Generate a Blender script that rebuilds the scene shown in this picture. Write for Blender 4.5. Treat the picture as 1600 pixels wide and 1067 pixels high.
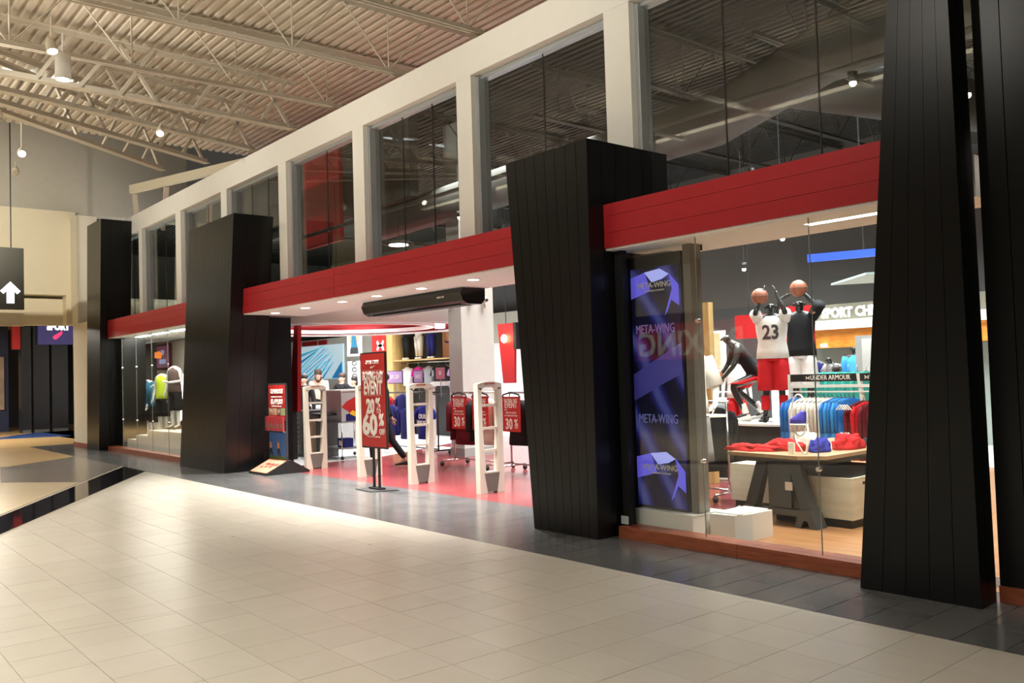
import bpy, math, random
from mathutils import Vector, Matrix
random.seed(7)
S = bpy.context.scene
COL = S.collection
for o in list(bpy.data.objects): bpy.data.objects.remove(o)
PI = math.pi
# ---------------------------------------------------------------- camera, world, exposure
EYE = 1.55
def cam_axes():
    yaw, pitch, roll = -.8763, .0362, -.03085
    cy, sy = math.cos(yaw), math.sin(yaw)
    f = Vector((sy*math.cos(pitch), cy*math.cos(pitch), math.sin(pitch)))
    r = Vector((cy, -sy, 0)); u = r.cross(f)
    return r*math.cos(roll)+u*math.sin(roll), -r*math.sin(roll)+u*math.cos(roll), f
_r, _u, _f = cam_axes()
cd = bpy.data.cameras.new('camera'); cam = bpy.data.objects.new('camera', cd); COL.objects.link(cam)
cd.sensor_width = 36; cd.lens = 1364/1600*36; cd.clip_end = 200; cd.clip_start = .05
M4 = Matrix((( _r.x, _u.x, -_f.x, 0), (_r.y, _u.y, -_f.y, 0), (_r.z, _u.z, -_f.z, EYE), (0, 0, 0, 1)))
cam.matrix_world = M4
S.camera = cam
W = bpy.data.worlds.new('world'); S.world = W; W.use_nodes = True
W.node_tree.nodes['Background'].inputs[0].default_value = (1, .9, .78, 1)
W.node_tree.nodes['Background'].inputs[1].default_value = .05
S.view_settings.view_transform = 'Standard'; S.view_settings.look = 'None'
S.view_settings.gamma = 1; S.view_settings.use_curve_mapping = False
S.view_settings.exposure = 0.0

def area(name, loc, sx, sy, power, color=(1, .9, .75), rot=(0, 0, 0), spread=PI):
    l = bpy.data.lights.new(name, 'AREA'); l.shape = 'RECTANGLE'; l.size = sx; l.size_y = sy
    l.energy = power; l.color = color; l.spread = spread
    o = bpy.data.objects.new(name, l); COL.objects.link(o); o.location = loc; o.rotation_euler = rot
    return o
def spot(name, loc, aim, power, color=(1, .88, .7), ang=60, blend=.5, rad=.05):
    l = bpy.data.lights.new(name, 'SPOT'); l.energy = power; l.color = color
    l.spot_size = math.radians(ang); l.spot_blend = blend; l.shadow_soft_size = rad
    o = bpy.data.objects.new(name, l); COL.objects.link(o); o.location = loc
    o.rotation_euler = (Vector(aim)-Vector(loc)).to_track_quat('-Z', 'Y').to_euler()
    return o
WARM = (1, .93, .80); NEUT = (1, .95, .86); COOL = (.95, .98, 1)
# mall: unseen area lights overhead (down) and uplights added to brighten the roof deck
for x, w_, p_ in ((-5, 8, 560), (-13, 7, 600), (-20.5, 6, 560), (3, 6, 380)):
    area('mall_light', (x, -2.2, 5.7), w_, 2.4, p_, WARM if x < 0 else NEUT, spread=math.radians(135))
for x, w_, p_ in ((-4, 9, 235), (-13.5, 9, 255)):
    area('deck_fill_uplight', (x, .25, 5.2), w_, .4, p_, WARM, (PI-.15, 0, 0))
for x in (-4, -8, -12, -16, -20):
    spot('fill_spot', (x, .9, 5.45), (x-.8, 6.4, 5.2), 480, NEUT, 80, 1.0, .06)  # added spots brightening the white beam and pillars, no fixtures built
spot('fill_spot', (-17.5, 1.5, 5.4), (-25, 3.6, 4.9), 2300, WARM, 60, 1.0, .06)  # added spot brightening the cream end wall
area('corridor_light', (-30, 3, 3.7), 4, 4, 650, WARM)
# store: shop lighting
SP = math.radians(125)
area('store_light', (-17.0, 9.55, 2.99), 3, 2.6, 300, COOL, spread=SP)
area('store_light', (-25, 12, 5.2), 8, 5, 1300, COOL, spread=SP)
area('store_light', (-18, 13, 5.2), 6, 4, 900, COOL, spread=SP)
area('store_light', (-11.2, 9.8, 5.2), 4, 2.5, 520, NEUT, spread=SP)
area('store_light', (-7, 11.5, 5.2), 4, 4, 700, COOL, spread=SP)
area('store_light', (-9, 14.5, 5.2), 6, 3, 600, NEUT, spread=SP)
area('window_light', (-4.1, 7.25, 3.1), 3.4, .5, 260, WARM)
area('window_light', (-20.0, 6.5, 2.66), 4.8, .5, 170, NEUT)
# ---------------------------------------------------------------- materials
MATS = {}
def mat(name, c, rough=.5, metal=0, spec=.5, emit=None, es=1, noise=.06, nscale=6, bump=0, bscale=40, trans=0, coat=0):
    if name in MATS: return MATS[name]
    m = bpy.data.materials.new(name); m.use_nodes = True; MATS[name] = m
    nt = m.node_tree; b = nt.nodes['Principled BSDF']
    b.inputs['Roughness'].default_value = rough; b.inputs['Metallic'].default_value = metal
    b.inputs['Specular IOR Level'].default_value = spec
    b.inputs['Coat Weight'].default_value = coat
    c = tuple(c)+(1,)
    tc = nt.nodes.new('ShaderNodeTexCoord')
    if noise:
        n = nt.nodes.new('ShaderNodeTexNoise'); n.inputs['Scale'].default_value = nscale; n.inputs['Detail'].default_value = 3
        mx = nt.nodes.new('ShaderNodeMix'); mx.data_type = 'RGBA'
        mx.inputs[6].default_value = tuple(v*(1-noise) for v in c[:3])+(1,)
        mx.inputs[7].default_value = tuple(min(1, v*(1+noise)) for v in c[:3])+(1,)
        nt.links.new(tc.outputs['Object'], n.inputs['Vector']); nt.links.new(n.outputs['Fac'], mx.inputs[0])
        nt.links.new(mx.outputs[2], b.inputs['Base Color'])
    else: b.inputs['Base Color'].default_value = c
    if bump:
        n2 = nt.nodes.new('ShaderNodeTexNoise'); n2.inputs['Scale'].default_value = bscale
        bp = nt.nodes.new('ShaderNodeBump'); bp.inputs['Strength'].default_value = bump; bp.inputs['Distance'].default_value = .01
        nt.links.new(tc.outputs['Object'], n2.inputs['Vector']); nt.links.new(n2.outputs['Fac'], bp.inputs['Height'])
        nt.links.new(bp.outputs['Normal'], b.inputs['Normal'])
    if emit:
        b.inputs['Emission Color'].default_value = tuple(emit)+(1,); b.inputs['Emission Strength'].default_value = es
    return m
def glass_mat(name, tint=(.93, .97, .95), ior=1.6, rough=0.0):
    m = bpy.data.materials.new(name); m.use_nodes = True; nt = m.node_tree
    for n in list(nt.nodes):
        if n.type != 'OUTPUT_MATERIAL': nt.nodes.remove(n)
    out = nt.nodes['Material Output']
    tr = nt.nodes.new('ShaderNodeBsdfTransparent'); tr.inputs[0].default_value = tint+(1,)
    gl = nt.nodes.new('ShaderNodeBsdfGlossy'); gl.inputs['Roughness'].default_value = rough
    fr = nt.nodes.new('ShaderNodeFresnel'); fr.inputs['IOR'].default_value = ior
    mx = nt.nodes.new('ShaderNodeMixShader')
    ge = nt.nodes.new('ShaderNodeNewGeometry'); ma = nt.nodes.new('ShaderNodeMapRange')
    ma.inputs['To Min'].default_value = ior; ma.inputs['To Max'].default_value = 1/ior   # same reflectance from both faces
    nt.links.new(ge.outputs['Backfacing'], ma.inputs['Value']); nt.links.new(ma.outputs[0], fr.inputs['IOR'])
    nt.links.new(fr.outputs[0], mx.inputs[0]); nt.links.new(tr.outputs[0], mx.inputs[1]); nt.links.new(gl.outputs[0], mx.inputs[2])
    nt.links.new(mx.outputs[0], out.inputs[0]); return m
def wood_mat(name, c1, c2, rough=.4, sc=(2, 20, 20)):
    m = bpy.data.materials.new(name); m.use_nodes = True; nt = m.node_tree; b = nt.nodes['Principled BSDF']
    tc = nt.nodes.new('ShaderNodeTexCoord'); mp = nt.nodes.new('ShaderNodeMapping'); mp.inputs['Scale'].default_value = sc
    n = nt.nodes.new('ShaderNodeTexNoise'); n.inputs['Scale'].default_value = 1.5; n.inputs['Detail'].default_value = 6
    cr = nt.nodes.new('ShaderNodeValToRGB'); cr.color_ramp.elements[0].position = .35; cr.color_ramp.elements[1].position = .68
    cr.color_ramp.elements[0].color = tuple(c1)+(1,); cr.color_ramp.elements[1].color = tuple(c2)+(1,)
    nt.links.new(tc.outputs['Object'], mp.inputs[0]); nt.links.new(mp.outputs[0], n.inputs['Vector'])
    nt.links.new(n.outputs['Fac'], cr.inputs[0]); nt.links.new(cr.outputs[0], b.inputs['Base Color'])
    b.inputs['Roughness'].default_value = rough; return m
GLASS = glass_mat('shop_glass', (.95, .97, .96), 1.38)
GLASSU = glass_mat('clerestory_glass', (.86, .90, .88), 1.62)
GLASSB = glass_mat('black_glass', (.02, .02, .02), 1.5)
BLACK = mat('black_cladding', (.0055, .006, .0065), .32, spec=.32, noise=.1)
BLACKCORE = mat('black_core', (.002, .002, .002), .7)
RED = mat('red_cladding', (.40, .018, .026), .42, spec=.35, bump=.02)
REDD = mat('red_paint', (.42, .008, .012), .5)
BEIGE = mat('beige_paint', (.62, .57, .46), .75, noise=.03)
DECK = mat('roof_deck_paint', (.50, .44, .35), .7, noise=.06)
STEELP = mat('painted_steel', (.50, .45, .36), .55, noise=.05)
WHITEP = mat('frame_white', (.72, .71, .65), .6, noise=.03)
ALU = mat('aluminium', (.42, .45, .46), .35, metal=.6)
GREYW = mat('grey_wall', (.44, .41, .34), .8)
DGREY = mat('dark_wall', (.05, .05, .05), .8)
WALLC = mat('cream_wall', (.66, .59, .43), .8, noise=.03)
WOODB = wood_mat('base_wood', (.21, .05, .022), (.34, .095, .04), .35, (3, 3, 40))
TILE = [mat('floor_tile_%d' % i, c, .27, spec=.45, noise=.04, nscale=5) for i, c in enumerate([(.50, .47, .415), (.49, .46, .405), (.505, .475, .42), (.485, .455, .40)])]
DTILE = [mat('dark_tile_%d' % i, c, .2, spec=.5, noise=.12, nscale=5) for i, c in enumerate([(.105, .107, .112), (.095, .098, .103), (.115, .117, .120)])]
GROUT = mat('grout', (.33, .30, .25), .6)
DGROUT = mat('dark_grout', (.17, .17, .165), .8)
GRANITE = mat('black_granite', (.012, .012, .016), .05, spec=.7)
GTILE = mat('grey_tile', (.19, .17, .15), .22, noise=.1)
TTILE = mat('tan_tile', (.50, .34, .16), .25, noise=.12)
CTILE = mat('cream_tile', (.58, .48, .33), .25, noise=.08)
BTILE = mat('blue_tile', (.03, .07, .25), .25)
REDFL = mat('red_store_floor', (.24, .05, .055), .2, noise=.25, nscale=3)
WHFL = mat('white_store_floor', (.72, .74, .74), .3, noise=.03)
WOODFL = wood_mat('store_wood_floor', (.36, .17, .075), (.47, .25, .12), .3, (1, 8, 1))
WHITE = mat('white_laminate', (.80, .80, .76), .4, noise=.02)
PLAST = mat('gate_plastic', (.60, .57, .49), .45, noise=.03)
PLASTG = mat('gate_grey', (.13, .125, .11), .5)
BLK = mat('matt_black', (.012, .012, .012), .5)
METAL = mat('chrome', (.6, .6, .6), .2, metal=1)
DMETAL = mat('dark_metal', (.07, .075, .08), .45, metal=.5)
CEILB = mat('black_ceiling', (.011, .011, .012), .8)
CEILS = mat('black_ceiling_steel', (.035, .035, .036), .6)
CEILW = mat('white_ceiling', (.80, .79, .75), .7, noise=.02)
LAMP = mat('lamp_glow', (1, 1, 1), .5, emit=(1, .93, .8), es=9, noise=0)
LAMPW = mat('lamp_white', (1, 1, 1), .5, emit=(1, .97, .9), es=5, noise=0)
SKYL = mat('skylight_glow', (1, 1, 1), .5, emit=(.8, .93, 1), es=2.4, noise=0)
SKIN = mat('skin', (.55, .32, .22), .5); HAIRB = mat('hair_brown', (.06, .03, .018), .6); HAIRD = mat('hair_dark', (.015, .012, .01), .6)
MANW = mat('white_mannequin', (.75, .73, .68), .35); MANB = mat('black_mannequin', (.018, .02, .018), .3)
def fab(n, c): return mat('fabric_'+n, c, .85, spec=.2, noise=.12, nscale=14, bump=.25, bscale=18)
FW, FR, FB, FN, FK, FG = fab('white', (.72, .71, .68)), fab('red', (.50, .015, .02)), fab('blue', (.03, .16, .50)), fab('navy', (.018, .02, .13)), fab('black', (.014, .014, .016)), fab('grey', (.30, .31, .32))
FY, FM, FP, FT, FL, FRB = fab('yellow', (.62, .80, .05)), fab('maroon', (.12, .012, .02)), fab('magenta', (.5, .02, .22)), fab('teal', (.05, .36, .30)), fab('pale_blue', (.36, .47, .52)), fab('royal', (.02, .025, .26))
FBJ = fab('jacket_blue', (.03, .15, .24)); FC = fab('cream', (.62, .57, .50))
SIGNR = mat('sign_red', (.50, .022, .02), .4, noise=.03)
SIGNW = mat('sign_white', (.85, .82, .76), .5, noise=0)
PINK = mat('sign_pink', (.62, .18, .30), .5); LILAC = mat('sign_lilac', (.42, .27, .52), .5)

# ---------------------------------------------------------------- helpers
def tag(o, label=None, cat=None, group=None, kind=None):
    if label: o['label'] = label
    if cat: o['category'] = cat
    if group: o['group'] = group
    if kind: o['kind'] = kind
    return o
def thing(name, label, cat, loc=(0, 0, 0), rz=0, group=None, kind=None):
    o = bpy.data.objects.new(name, None); COL.objects.link(o); o.location = loc; o.rotation_euler = (0, 0, rz)
    o.empty_display_size = .1
    return tag(o, label, cat, group, kind)
def rootmat(p):
    while p.parent: p = p.parent
    return Matrix.Translation(p.location) @ Matrix.Rotation(p.rotation_euler.z, 4, 'Z')
def objm(name, me, par=None, m=None):
    if m is not None and not me.materials: me.materials.append(m)
    o = bpy.data.objects.new(name, me); COL.objects.link(o)
    if par: o.parent = par
    return o
class MB:
    def __init__(s): s.v = []; s.f = []; s.mi = []; s.cur = 0
    def add(s, vs, fs):
        n = len(s.v); s.v += [tuple(x) for x in vs]
        for f in fs: s.f.append(tuple(i+n for i in f)); s.mi.append(s.cur)
        return s
    def box(s, x0, y0, z0, x1, y1, z1):
        if x0 > x1: x0, x1 = x1, x0
        if y0 > y1: y0, y1 = y1, y0
        if z0 > z1: z0, z1 = z1, z0
        return s.add([(x0,y0,z0),(x1,y0,z0),(x1,y1,z0),(x0,y1,z0),(x0,y0,z1),(x1,y0,z1),(x1,y1,z1),(x0,y1,z1)],
              [(3,2,1,0),(4,5,6,7),(0,1,5,4),(1,2,6,5),(2,3,7,6),(3,0,4,7)])
    def hexa(s, b, t):   # bottom 4 ccw, top 4
        return s.add(list(b)+list(t), [(3,2,1,0),(4,5,6,7),(0,1,5,4),(1,2,6,5),(2,3,7,6),(3,0,4,7)])
    def prism(s, poly, z0, z1):
        n = len(poly)
        return s.add([(x,y,z0) for x,y in poly]+[(x,y,z1) for x,y in poly], [tuple(range(n-1,-1,-1)), tuple(range(n,2*n))]+[(i,(i+1)%n,n+(i+1)%n,n+i) for i in range(n)])
    def prismY(s, poly, y0, y1):   # poly in (x,z)
        n = len(poly)
        return s.add([(x,y0,z) for x,z in poly]+[(x,y1,z) for x,z in poly], [tuple(range(n)), tuple(range(2*n-1,n-1,-1))]+[((i+1)%n,i,n+i,n+(i+1)%n) for i in range(n)])
    def prismX(s, poly, x0, x1):   # poly in (y,z)
        n = len(poly)
        return s.add([(x0,y,z) for y,z in poly]+[(x1,y,z) for y,z in poly], [tuple(range(n-1,-1,-1)), tuple(range(n,2*n))]+[(i,(i+1)%n,n+(i+1)%n,n+i) for i in range(n)])
    def tube(s, pts, r, n=8, closed=False):
        pts = [Vector(p) for p in pts]; m = len(pts); rr = r if isinstance(r, (list, tuple)) else [r]*m
        rings = []; up = None
        for i, p in enumerate(pts):
            if closed: d = pts[(i+1) % m]-pts[i-1]
            else: d = pts[min(i+1, m-1)]-pts[max(i-1, 0)]
            d.normalize()
            if up is None: up = Vector((0,0,1)) if abs(d.z) < .9 else Vector((1,0,0))
            a = d.cross(up); a.normalize(); b = a.cross(d); up = b
            rings.append([p+(a*math.cos(2*PI*k/n)+b*math.sin(2*PI*k/n))*rr[i] for k in range(n)])
        fs = []
        for i in range(m if closed else m-1):
            j = (i+1) % m
            for k in range(n): fs.append((i*n+k, j*n+k, j*n+(k+1)%n, i*n+(k+1)%n))
        if not closed: fs.append(tuple(range(n))); fs.append(tuple(range((m-1)*n+n-1, (m-1)*n-1, -1)))
        return s.add([q for R in rings for q in R], fs)
    def loft(s, rings, n=14, wave=0, wn=6, sq=2.0, caps=True):  # ring: (cx,cy,cz,rx,ry[,wave scale])
        vs = []
        for R in rings:
            w = wave*(R[5] if len(R) > 5 else 0)
            for k in range(n):
                a = 2*PI*k/n; c, q = math.cos(a), math.sin(a)
                e = 2/sq; c2 = math.copysign(abs(c)**e, c); q2 = math.copysign(abs(q)**e, q)
                g = 1+w*math.sin(wn*a+R[2]*3)
                vs.append((R[0]+c2*R[3]*g, R[1]+q2*R[4]*g, R[2]))
        fs = []
        for i in range(len(rings)-1):
            for k in range(n): fs.append((i*n+k, i*n+(k+1)%n, (i+1)*n+(k+1)%n, (i+1)*n+k))
        if caps: fs.append(tuple(range(n-1,-1,-1))); L = (len(rings)-1)*n; fs.append(tuple(range(L, L+n)))
        return s.add(vs, fs)
    def sphere(s, c, rx, ry=None, rz=None, n=12, m=8):
        ry = ry or rx; rz = rz or rx; R = []
        vs = [(c[0], c[1], c[2]-rz)]
        for i in range(1, m):
            t = -PI/2+PI*i/m
            for k in range(n): a = 2*PI*k/n; vs.append((c[0]+rx*math.cos(t)*math.cos(a), c[1]+ry*math.cos(t)*math.sin(a), c[2]+rz*math.sin(t)))
        vs.append((c[0], c[1], c[2]+rz)); fs = []
        for k in range(n): fs.append((0, 1+(k+1)%n, 1+k))
        for i in range(m-2):
            for k in range(n): fs.append((1+i*n+k, 1+i*n+(k+1)%n, 1+(i+1)*n+(k+1)%n, 1+(i+1)*n+k))
        L = 1+(m-2)*n; T = len(vs)-1
        for k in range(n): fs.append((L+k, L+(k+1)%n, T))
        return s.add(vs, fs)
    def cyl(s, x, y, z0, z1, r, n=16, r2=None):
        r2 = r if r2 is None else r2
        return s.add([(x+r*math.cos(2*PI*k/n), y+r*math.sin(2*PI*k/n), z0) for k in range(n)]+[(x+r2*math.cos(2*PI*k/n), y+r2*math.sin(2*PI*k/n), z1) for k in range(n)],
              [tuple(range(n-1,-1,-1)), tuple(range(n,2*n))]+[(k,(k+1)%n,n+(k+1)%n,n+k) for k in range(n)])
    def mesh(s, name, m, smooth=False):
        me = bpy.data.meshes.new(name); me.from_pydata(s.v, [], s.f)
        for x in (m if isinstance(m, (list, tuple)) else [m]): me.materials.append(x)
        if any(s.mi): me.polygons.foreach_set('material_index', s.mi)
        if smooth: me.polygons.foreach_set('use_smooth', [True]*len(me.polygons))
        me.update(); return me
    def build(s, name, m, par=None, smooth=False, world=False):
        if world and par:
            inv = rootmat(par).inverted(); s.v = [tuple(inv @ Vector(p)) for p in s.v]
        return objm(name, s.mesh(name, m, smooth), par)
def smooth_by(o, ang=35):
    me = o.data; me.polygons.foreach_set('use_smooth', [True]*len(me.polygons))
    try: me.set_sharp_from_angle(angle=math.radians(ang))
    except Exception: pass
    return o
def struct(name, mb, m, label, cat='wall', smooth=False):
    return tag(mb.build(name, m, None, smooth), label, cat, kind='structure')
def copy_tree(o, parent=None):
    c = o.copy(); COL.objects.link(c); c.parent = parent
    if parent: c.matrix_parent_inverse = o.matrix_parent_inverse
    for ch in [x for x in TREE.get(o.name, [])]: copy_tree(ch, c)
    return c
TREE = {}
def index_tree(o):
    TREE[o.name] = [x for x in bpy.data.objects if x.parent == o]
    for c in TREE[o.name]: index_tree(c)
def text(s, size, x, y, z, m, par, facing='-Y', align='CENTER', name='lettering', ext=.003, world=True, sx=1, bold=0, italic=0, rz=None, mirror=False):
    cu = bpy.data.curves.new('txt', 'FONT'); cu.body = s; cu.size = size; cu.align_x = align; cu.align_y = 'CENTER'
    cu.extrude = ext; cu.offset = bold; cu.shear = italic; cu.resolution_u = 2
    t = bpy.data.objects.new('txt', cu); COL.objects.link(t)
    bpy.context.view_layer.update()
    me = bpy.data.meshes.new_from_object(t.evaluated_get(bpy.context.evaluated_depsgraph_get()))
    bpy.data.objects.remove(t); bpy.data.curves.remove(cu)
    a = {'-Y': 0, '+X': PI/2, '-X': -PI/2, '+Y': PI}[facing] if rz is None else rz
    T = Matrix.Translation((x, y, z)) @ Matrix.Rotation(a, 4, 'Z') @ Matrix.Rotation(PI/2, 4, 'X') @ Matrix.Diagonal((sx, 1, 1, 1))
    if world and par: T = rootmat(par).inverted() @ T
    me.transform(T); me.materials.clear(); me.materials.append(m); me.name = name
    return objm(name, me, par)
def skin_mesh(verts, edges, radii, sub=1):
    me = bpy.data.meshes.new('sk'); me.from_pydata(verts, edges, [])
    o = bpy.data.objects.new('sk', me); COL.objects.link(o)
    md = o.modifiers.new('skin', 'SKIN'); md.use_smooth_shade = True
    sv = me.skin_vertices[0].data
    for i, r in enumerate(radii):
        r = r if isinstance(r, tuple) else (r, r); sv[i].radius = r; sv[i].use_root = (i == 0)
    s2 = o.modifiers.new('s', 'SUBSURF'); s2.levels = sub; s2.render_levels = sub
    bpy.context.view_layer.update()
    out = bpy.data.meshes.new_from_object(o.evaluated_get(bpy.context.evaluated_depsgraph_get()))
    bpy.data.objects.remove(o); bpy.data.meshes.remove(me)
    return out
def join_mb(me, mb, name):
    vs = [tuple(v.co) for v in me.vertices]; fs = [tuple(p.vertices) for p in me.polygons]
    n = len(vs); vs += mb.v; fs += [tuple(i+n for i in f) for f in mb.f]
    o = bpy.data.meshes.new(name); o.from_pydata(vs, [], fs)
    o.polygons.foreach_set('use_smooth', [True]*len(o.polygons)); o.update(); return o

# ================================================================= STRUCTURE
def clip(poly, a, b):   # keep left of a->b
    out = []; n = len(poly)
    def sd(p): return (b[0]-a[0])*(p[1]-a[1])-(b[1]-a[1])*(p[0]-a[0])
    for i in range(n):
        p, q = poly[i], poly[(i+1) % n]; sp, sq = sd(p), sd(q)
        if sp >= 0: out.append(p)
        if (sp > 0 > sq) or (sp < 0 < sq):
            t = sp/(sp-sq); out.append((p[0]+(q[0]-p[0])*t, p[1]+(q[1]-p[1])*t))
    return out
def clip_zone(poly, zone):
    for i in range(len(zone)):
        poly = clip(poly, zone[i], zone[(i+1) % len(zone)])
        if len(poly) < 3: return []
    return poly
def parea(p): return abs(sum(p[i][0]*p[(i+1)%len(p)][1]-p[(i+1)%len(p)][0]*p[i][1] for i in range(len(p))))/2
def inset(p, g):
    cx = sum(q[0] for q in p)/len(p); cy = sum(q[1] for q in p)/len(p)
    return [(x-math.copysign(min(g, abs(x-cx)*.3), x-cx), y-math.copysign(min(g, abs(y-cy)*.3), y-cy)) for x, y in p]
def px_area(x, y, A): return A*EYE/((x*x+y*y)**1.5+.01)
def tiles(par, zone, x0, x1, y0, y1, tx, ty, mats, g, limit, cuts=()):
    L = []
    nx = int(math.ceil((x1-x0)/tx)); ny = int(math.ceil((y1-y0)/ty))
    for i in range(nx):
        for j in range(ny):
            X, Y = x0+i*tx, y0+j*ty
            ps = [clip_zone([(X,Y),(X+tx,Y),(X+tx,Y+ty),(X,Y+ty)], zone)]
            for a, b in cuts:
                n = []
                for p in ps:
                    if len(p) > 2: n += [clip(p, a, b), clip(p, b, a)]
                ps = n
            for p in ps:
                if len(p) > 2 and parea(p) > .0015: L.append(inset(p, g))
    def vis(p):
        cx = sum(q[0] for q in p)/len(p); cy = sum(q[1] for q in p)/len(p)
        d = Vector((cx, cy, -EYE)); w = d.dot(_f)
        inn = w > .3 and abs(d.dot(_r)/w*1364) < 830 and abs(d.dot(_u)/w*1364) < 560
        return (px_area(cx, cy, parea(p)) if inn else 0)
    L.sort(key=vis, reverse=True)
    for k, p in enumerate(L[:limit]):
        MB().prism(p, -.012, random.uniform(-.0004, .0004)).build('floor_tile', random.choice(mats), par)
    if L[limit:]:
        mb = MB()
        for p in L[limit:]: mb.cur = random.randrange(len(mats)); mb.prism(p, -.012, 0)
        tag(mb.build('floor_tiles', mats, par), kind='stuff')
# mall floor
fl = struct('floor', MB().box(-26, -9, -.2, 12, 4.95, -.005), GROUT, 'cream tiled mall floor in the foreground', 'floor')
JA = ((-6.51, -1), (-5.745, 4.95)); JB = ((-11.1, 2.1), (-5.745, 4.95))
tiles(fl, [(-16.203, 4.95), (-10.594, 1.733), (-5.5, -1.4), (2.5, -1.4), (2.5, 4.95)], -17, 2.5, -1.52, 5.0, .3645, .3555, TILE, .0016, 299, (JA, JB))
# black glossy strip
st = [(-16.30, 4.945), (-17.62, 4.945), (-12.23, 2.0), (-6.4, -1.2), (-5.5, -1.2), (-10.594, 1.66)]
gs = tag(MB().prism([st[i] for i in (0, 1, 2, 3, 4, 5)][::1], -.012, 0).build('granite_strip', GRANITE, fl))
def flat(name, poly, m, par):
    if sum(poly[i][0]*poly[(i+1)%len(poly)][1]-poly[(i+1)%len(poly)][0]*poly[i][1] for i in range(len(poly))) < 0: poly = poly[::-1]
    return MB().prism(poly, -.012, 0).build(name, m, par)
flat('cream_floor_panel', [(-12.3, 1.97), (-15.45, 3.66), (-16.63, 2.73), (-19, .5), (-12, -4), (-7.5, -1)], CTILE, fl)
flat('grey_floor_panel', [(-17.70, 4.94), (-15.5, 3.70), (-16.68, 2.75), (-19.72, 3.24), (-21.04, 4.74), (-21.32, 4.94)], GTILE, fl)
flat('tan_floor_panel', [(-21.36, 4.94), (-21.08, 4.74), (-19.76, 3.22), (-16.7, 2.70), (-19.1, .5), (-25.9, .5), (-25.9, 4.94)], TTILE, fl)
# dark border in front of the shop
f2 = struct('floor_border', MB().box(-24.3, 4.95, -.2, 3, 6.6, -.005), DGROUT, 'dark grey tiled border floor running along the shopfront', 'floor')
tiles(f2, [(-24.3, 4.952), (3, 4.952), (3, 6.6), (-24.3, 6.6)], -24.47, 3, 4.952, 6.602, .2745, .412, DTILE, .0028, 299)
# floors beyond the end wall
f3 = struct('floor_corridor', MB().box(-48, -6, -.2, -26, 20, 0), TTILE, 'tan floor of the corridor beyond the end wall opening', 'floor')
MB().prism([(-34.2, 6.8), (-31.8, 5.2), (-30.9, 5.0), (-30.2, 6.95)][::1], 0, .004).build('blue_floor_panel', BTILE, f3)
MB().prism([(-26, 4.95), (-26, 6.5), (-24.3, 6.5), (-24.3, 4.95)], -.2, -.002).build('dark_floor_tile', DTILE[0], f2)
# store floors
f4 = struct('floor_store', MB().prism([(-14.6, 6.6), (-5.72, 6.6), (-5.72, 7.8), (-5.9, 8.4), (-6.6, 9.6), (-8.2, 11.0), (-10, 12.2), (-12.5, 13.6), (-17.2, 13.8), (-16.2, 11.5), (-14.85, 9.0)], -.2, 0), REDFL, 'polished dull red store floor inside the entrance', 'floor')
struct('floor_store', MB().prism([(-34, 6.6), (-14.61, 6.6), (-14.86, 9.0), (-16.21, 11.5), (-17.21, 13.8), (-12.5, 13.61), (-9, 13.2), (-6, 13.2), (2, 13.2), (2, 20), (-34, 20)], -.2, 0), WHFL, 'white store floor around the checkout', 'floor')
struct('floor_store', MB().prism([(-5.71, 5.96), (2, 5.96), (2, 13.19), (-9, 13.19), (-12.45, 13.6), (-9.99, 12.21), (-8.19, 11.01), (-6.59, 9.61), (-5.89, 8.41), (-5.71, 7.8)], -.2, .0), WOODFL, 'light brown wood store floor behind the right show window', 'floor')
MB().tube([(-5.8, 7.9, .001), (-5.98, 8.4, .001), (-6.67, 9.55, .001), (-8.2, 10.92, .001), (-10, 12.12, .001)], .02, 6).build('floor_stripe', WHITE, f4)
# wooden base under the glass
def wood_base(name, x0, x1, label):
    b = thing(name, label, 'base board', (x0, 5.93, 0), kind='structure')
    n = max(1, round((x1-x0)/1.7)); w = (x1-x0)/n
    for i in range(n):
        MB().box(x0+i*w+.002, 5.93, 0, x0+(i+1)*w-.002, 6.14, .105).build('base_panel', WOODB, b, world=True)
wood_base('baseboard_right', -5.66, -3.05, 'reddish wooden base board under the right show window')
wood_base('baseboard_left', -22.35, -16.5, 'reddish wooden base board under the left show window')
wood_base('baseboard_end', -2.36, 2, 'reddish wooden base board under the black panelled wall')

# -------- red fascia beams with soffit
def fascia(name, x0, x1, label, joints=(), depth=.55, lamps=()):
    b = thing(name, label, 'fascia', (x0, 5.92, 2.69))
    MB().box(x0, 5.935, 2.70, x1, 5.92+depth, 3.09).build('beam_core', RED, b, world=True)
    xs = [x0]+list(joints)+[x1]
    for i in range(len(xs)-1):
        for z0, z1 in ((2.69, 2.83), (2.833, 2.99), (2.993, 3.105)):
            MB().box(xs[i]+.004, 5.92, z0, xs[i+1]-.004, 5.936, z1).build('cladding_panel', RED, b, world=True)
    MB().box(x0, 5.937, 2.672, x1, 5.92+depth, 2.698).build('soffit', CEILW, b, world=True)
    return b
fascia('red_fascia', -5.76, -2.7, 'red panelled fascia above the right show window')
mid = fascia('red_fascia', -14.22, -6.62, 'long red panelled fascia above the store entrance', (-10.97,), 1.15)
fascia('red_fascia', -23.4, -16.3, 'red panelled fascia above the left show window', (-20.4,))
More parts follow.
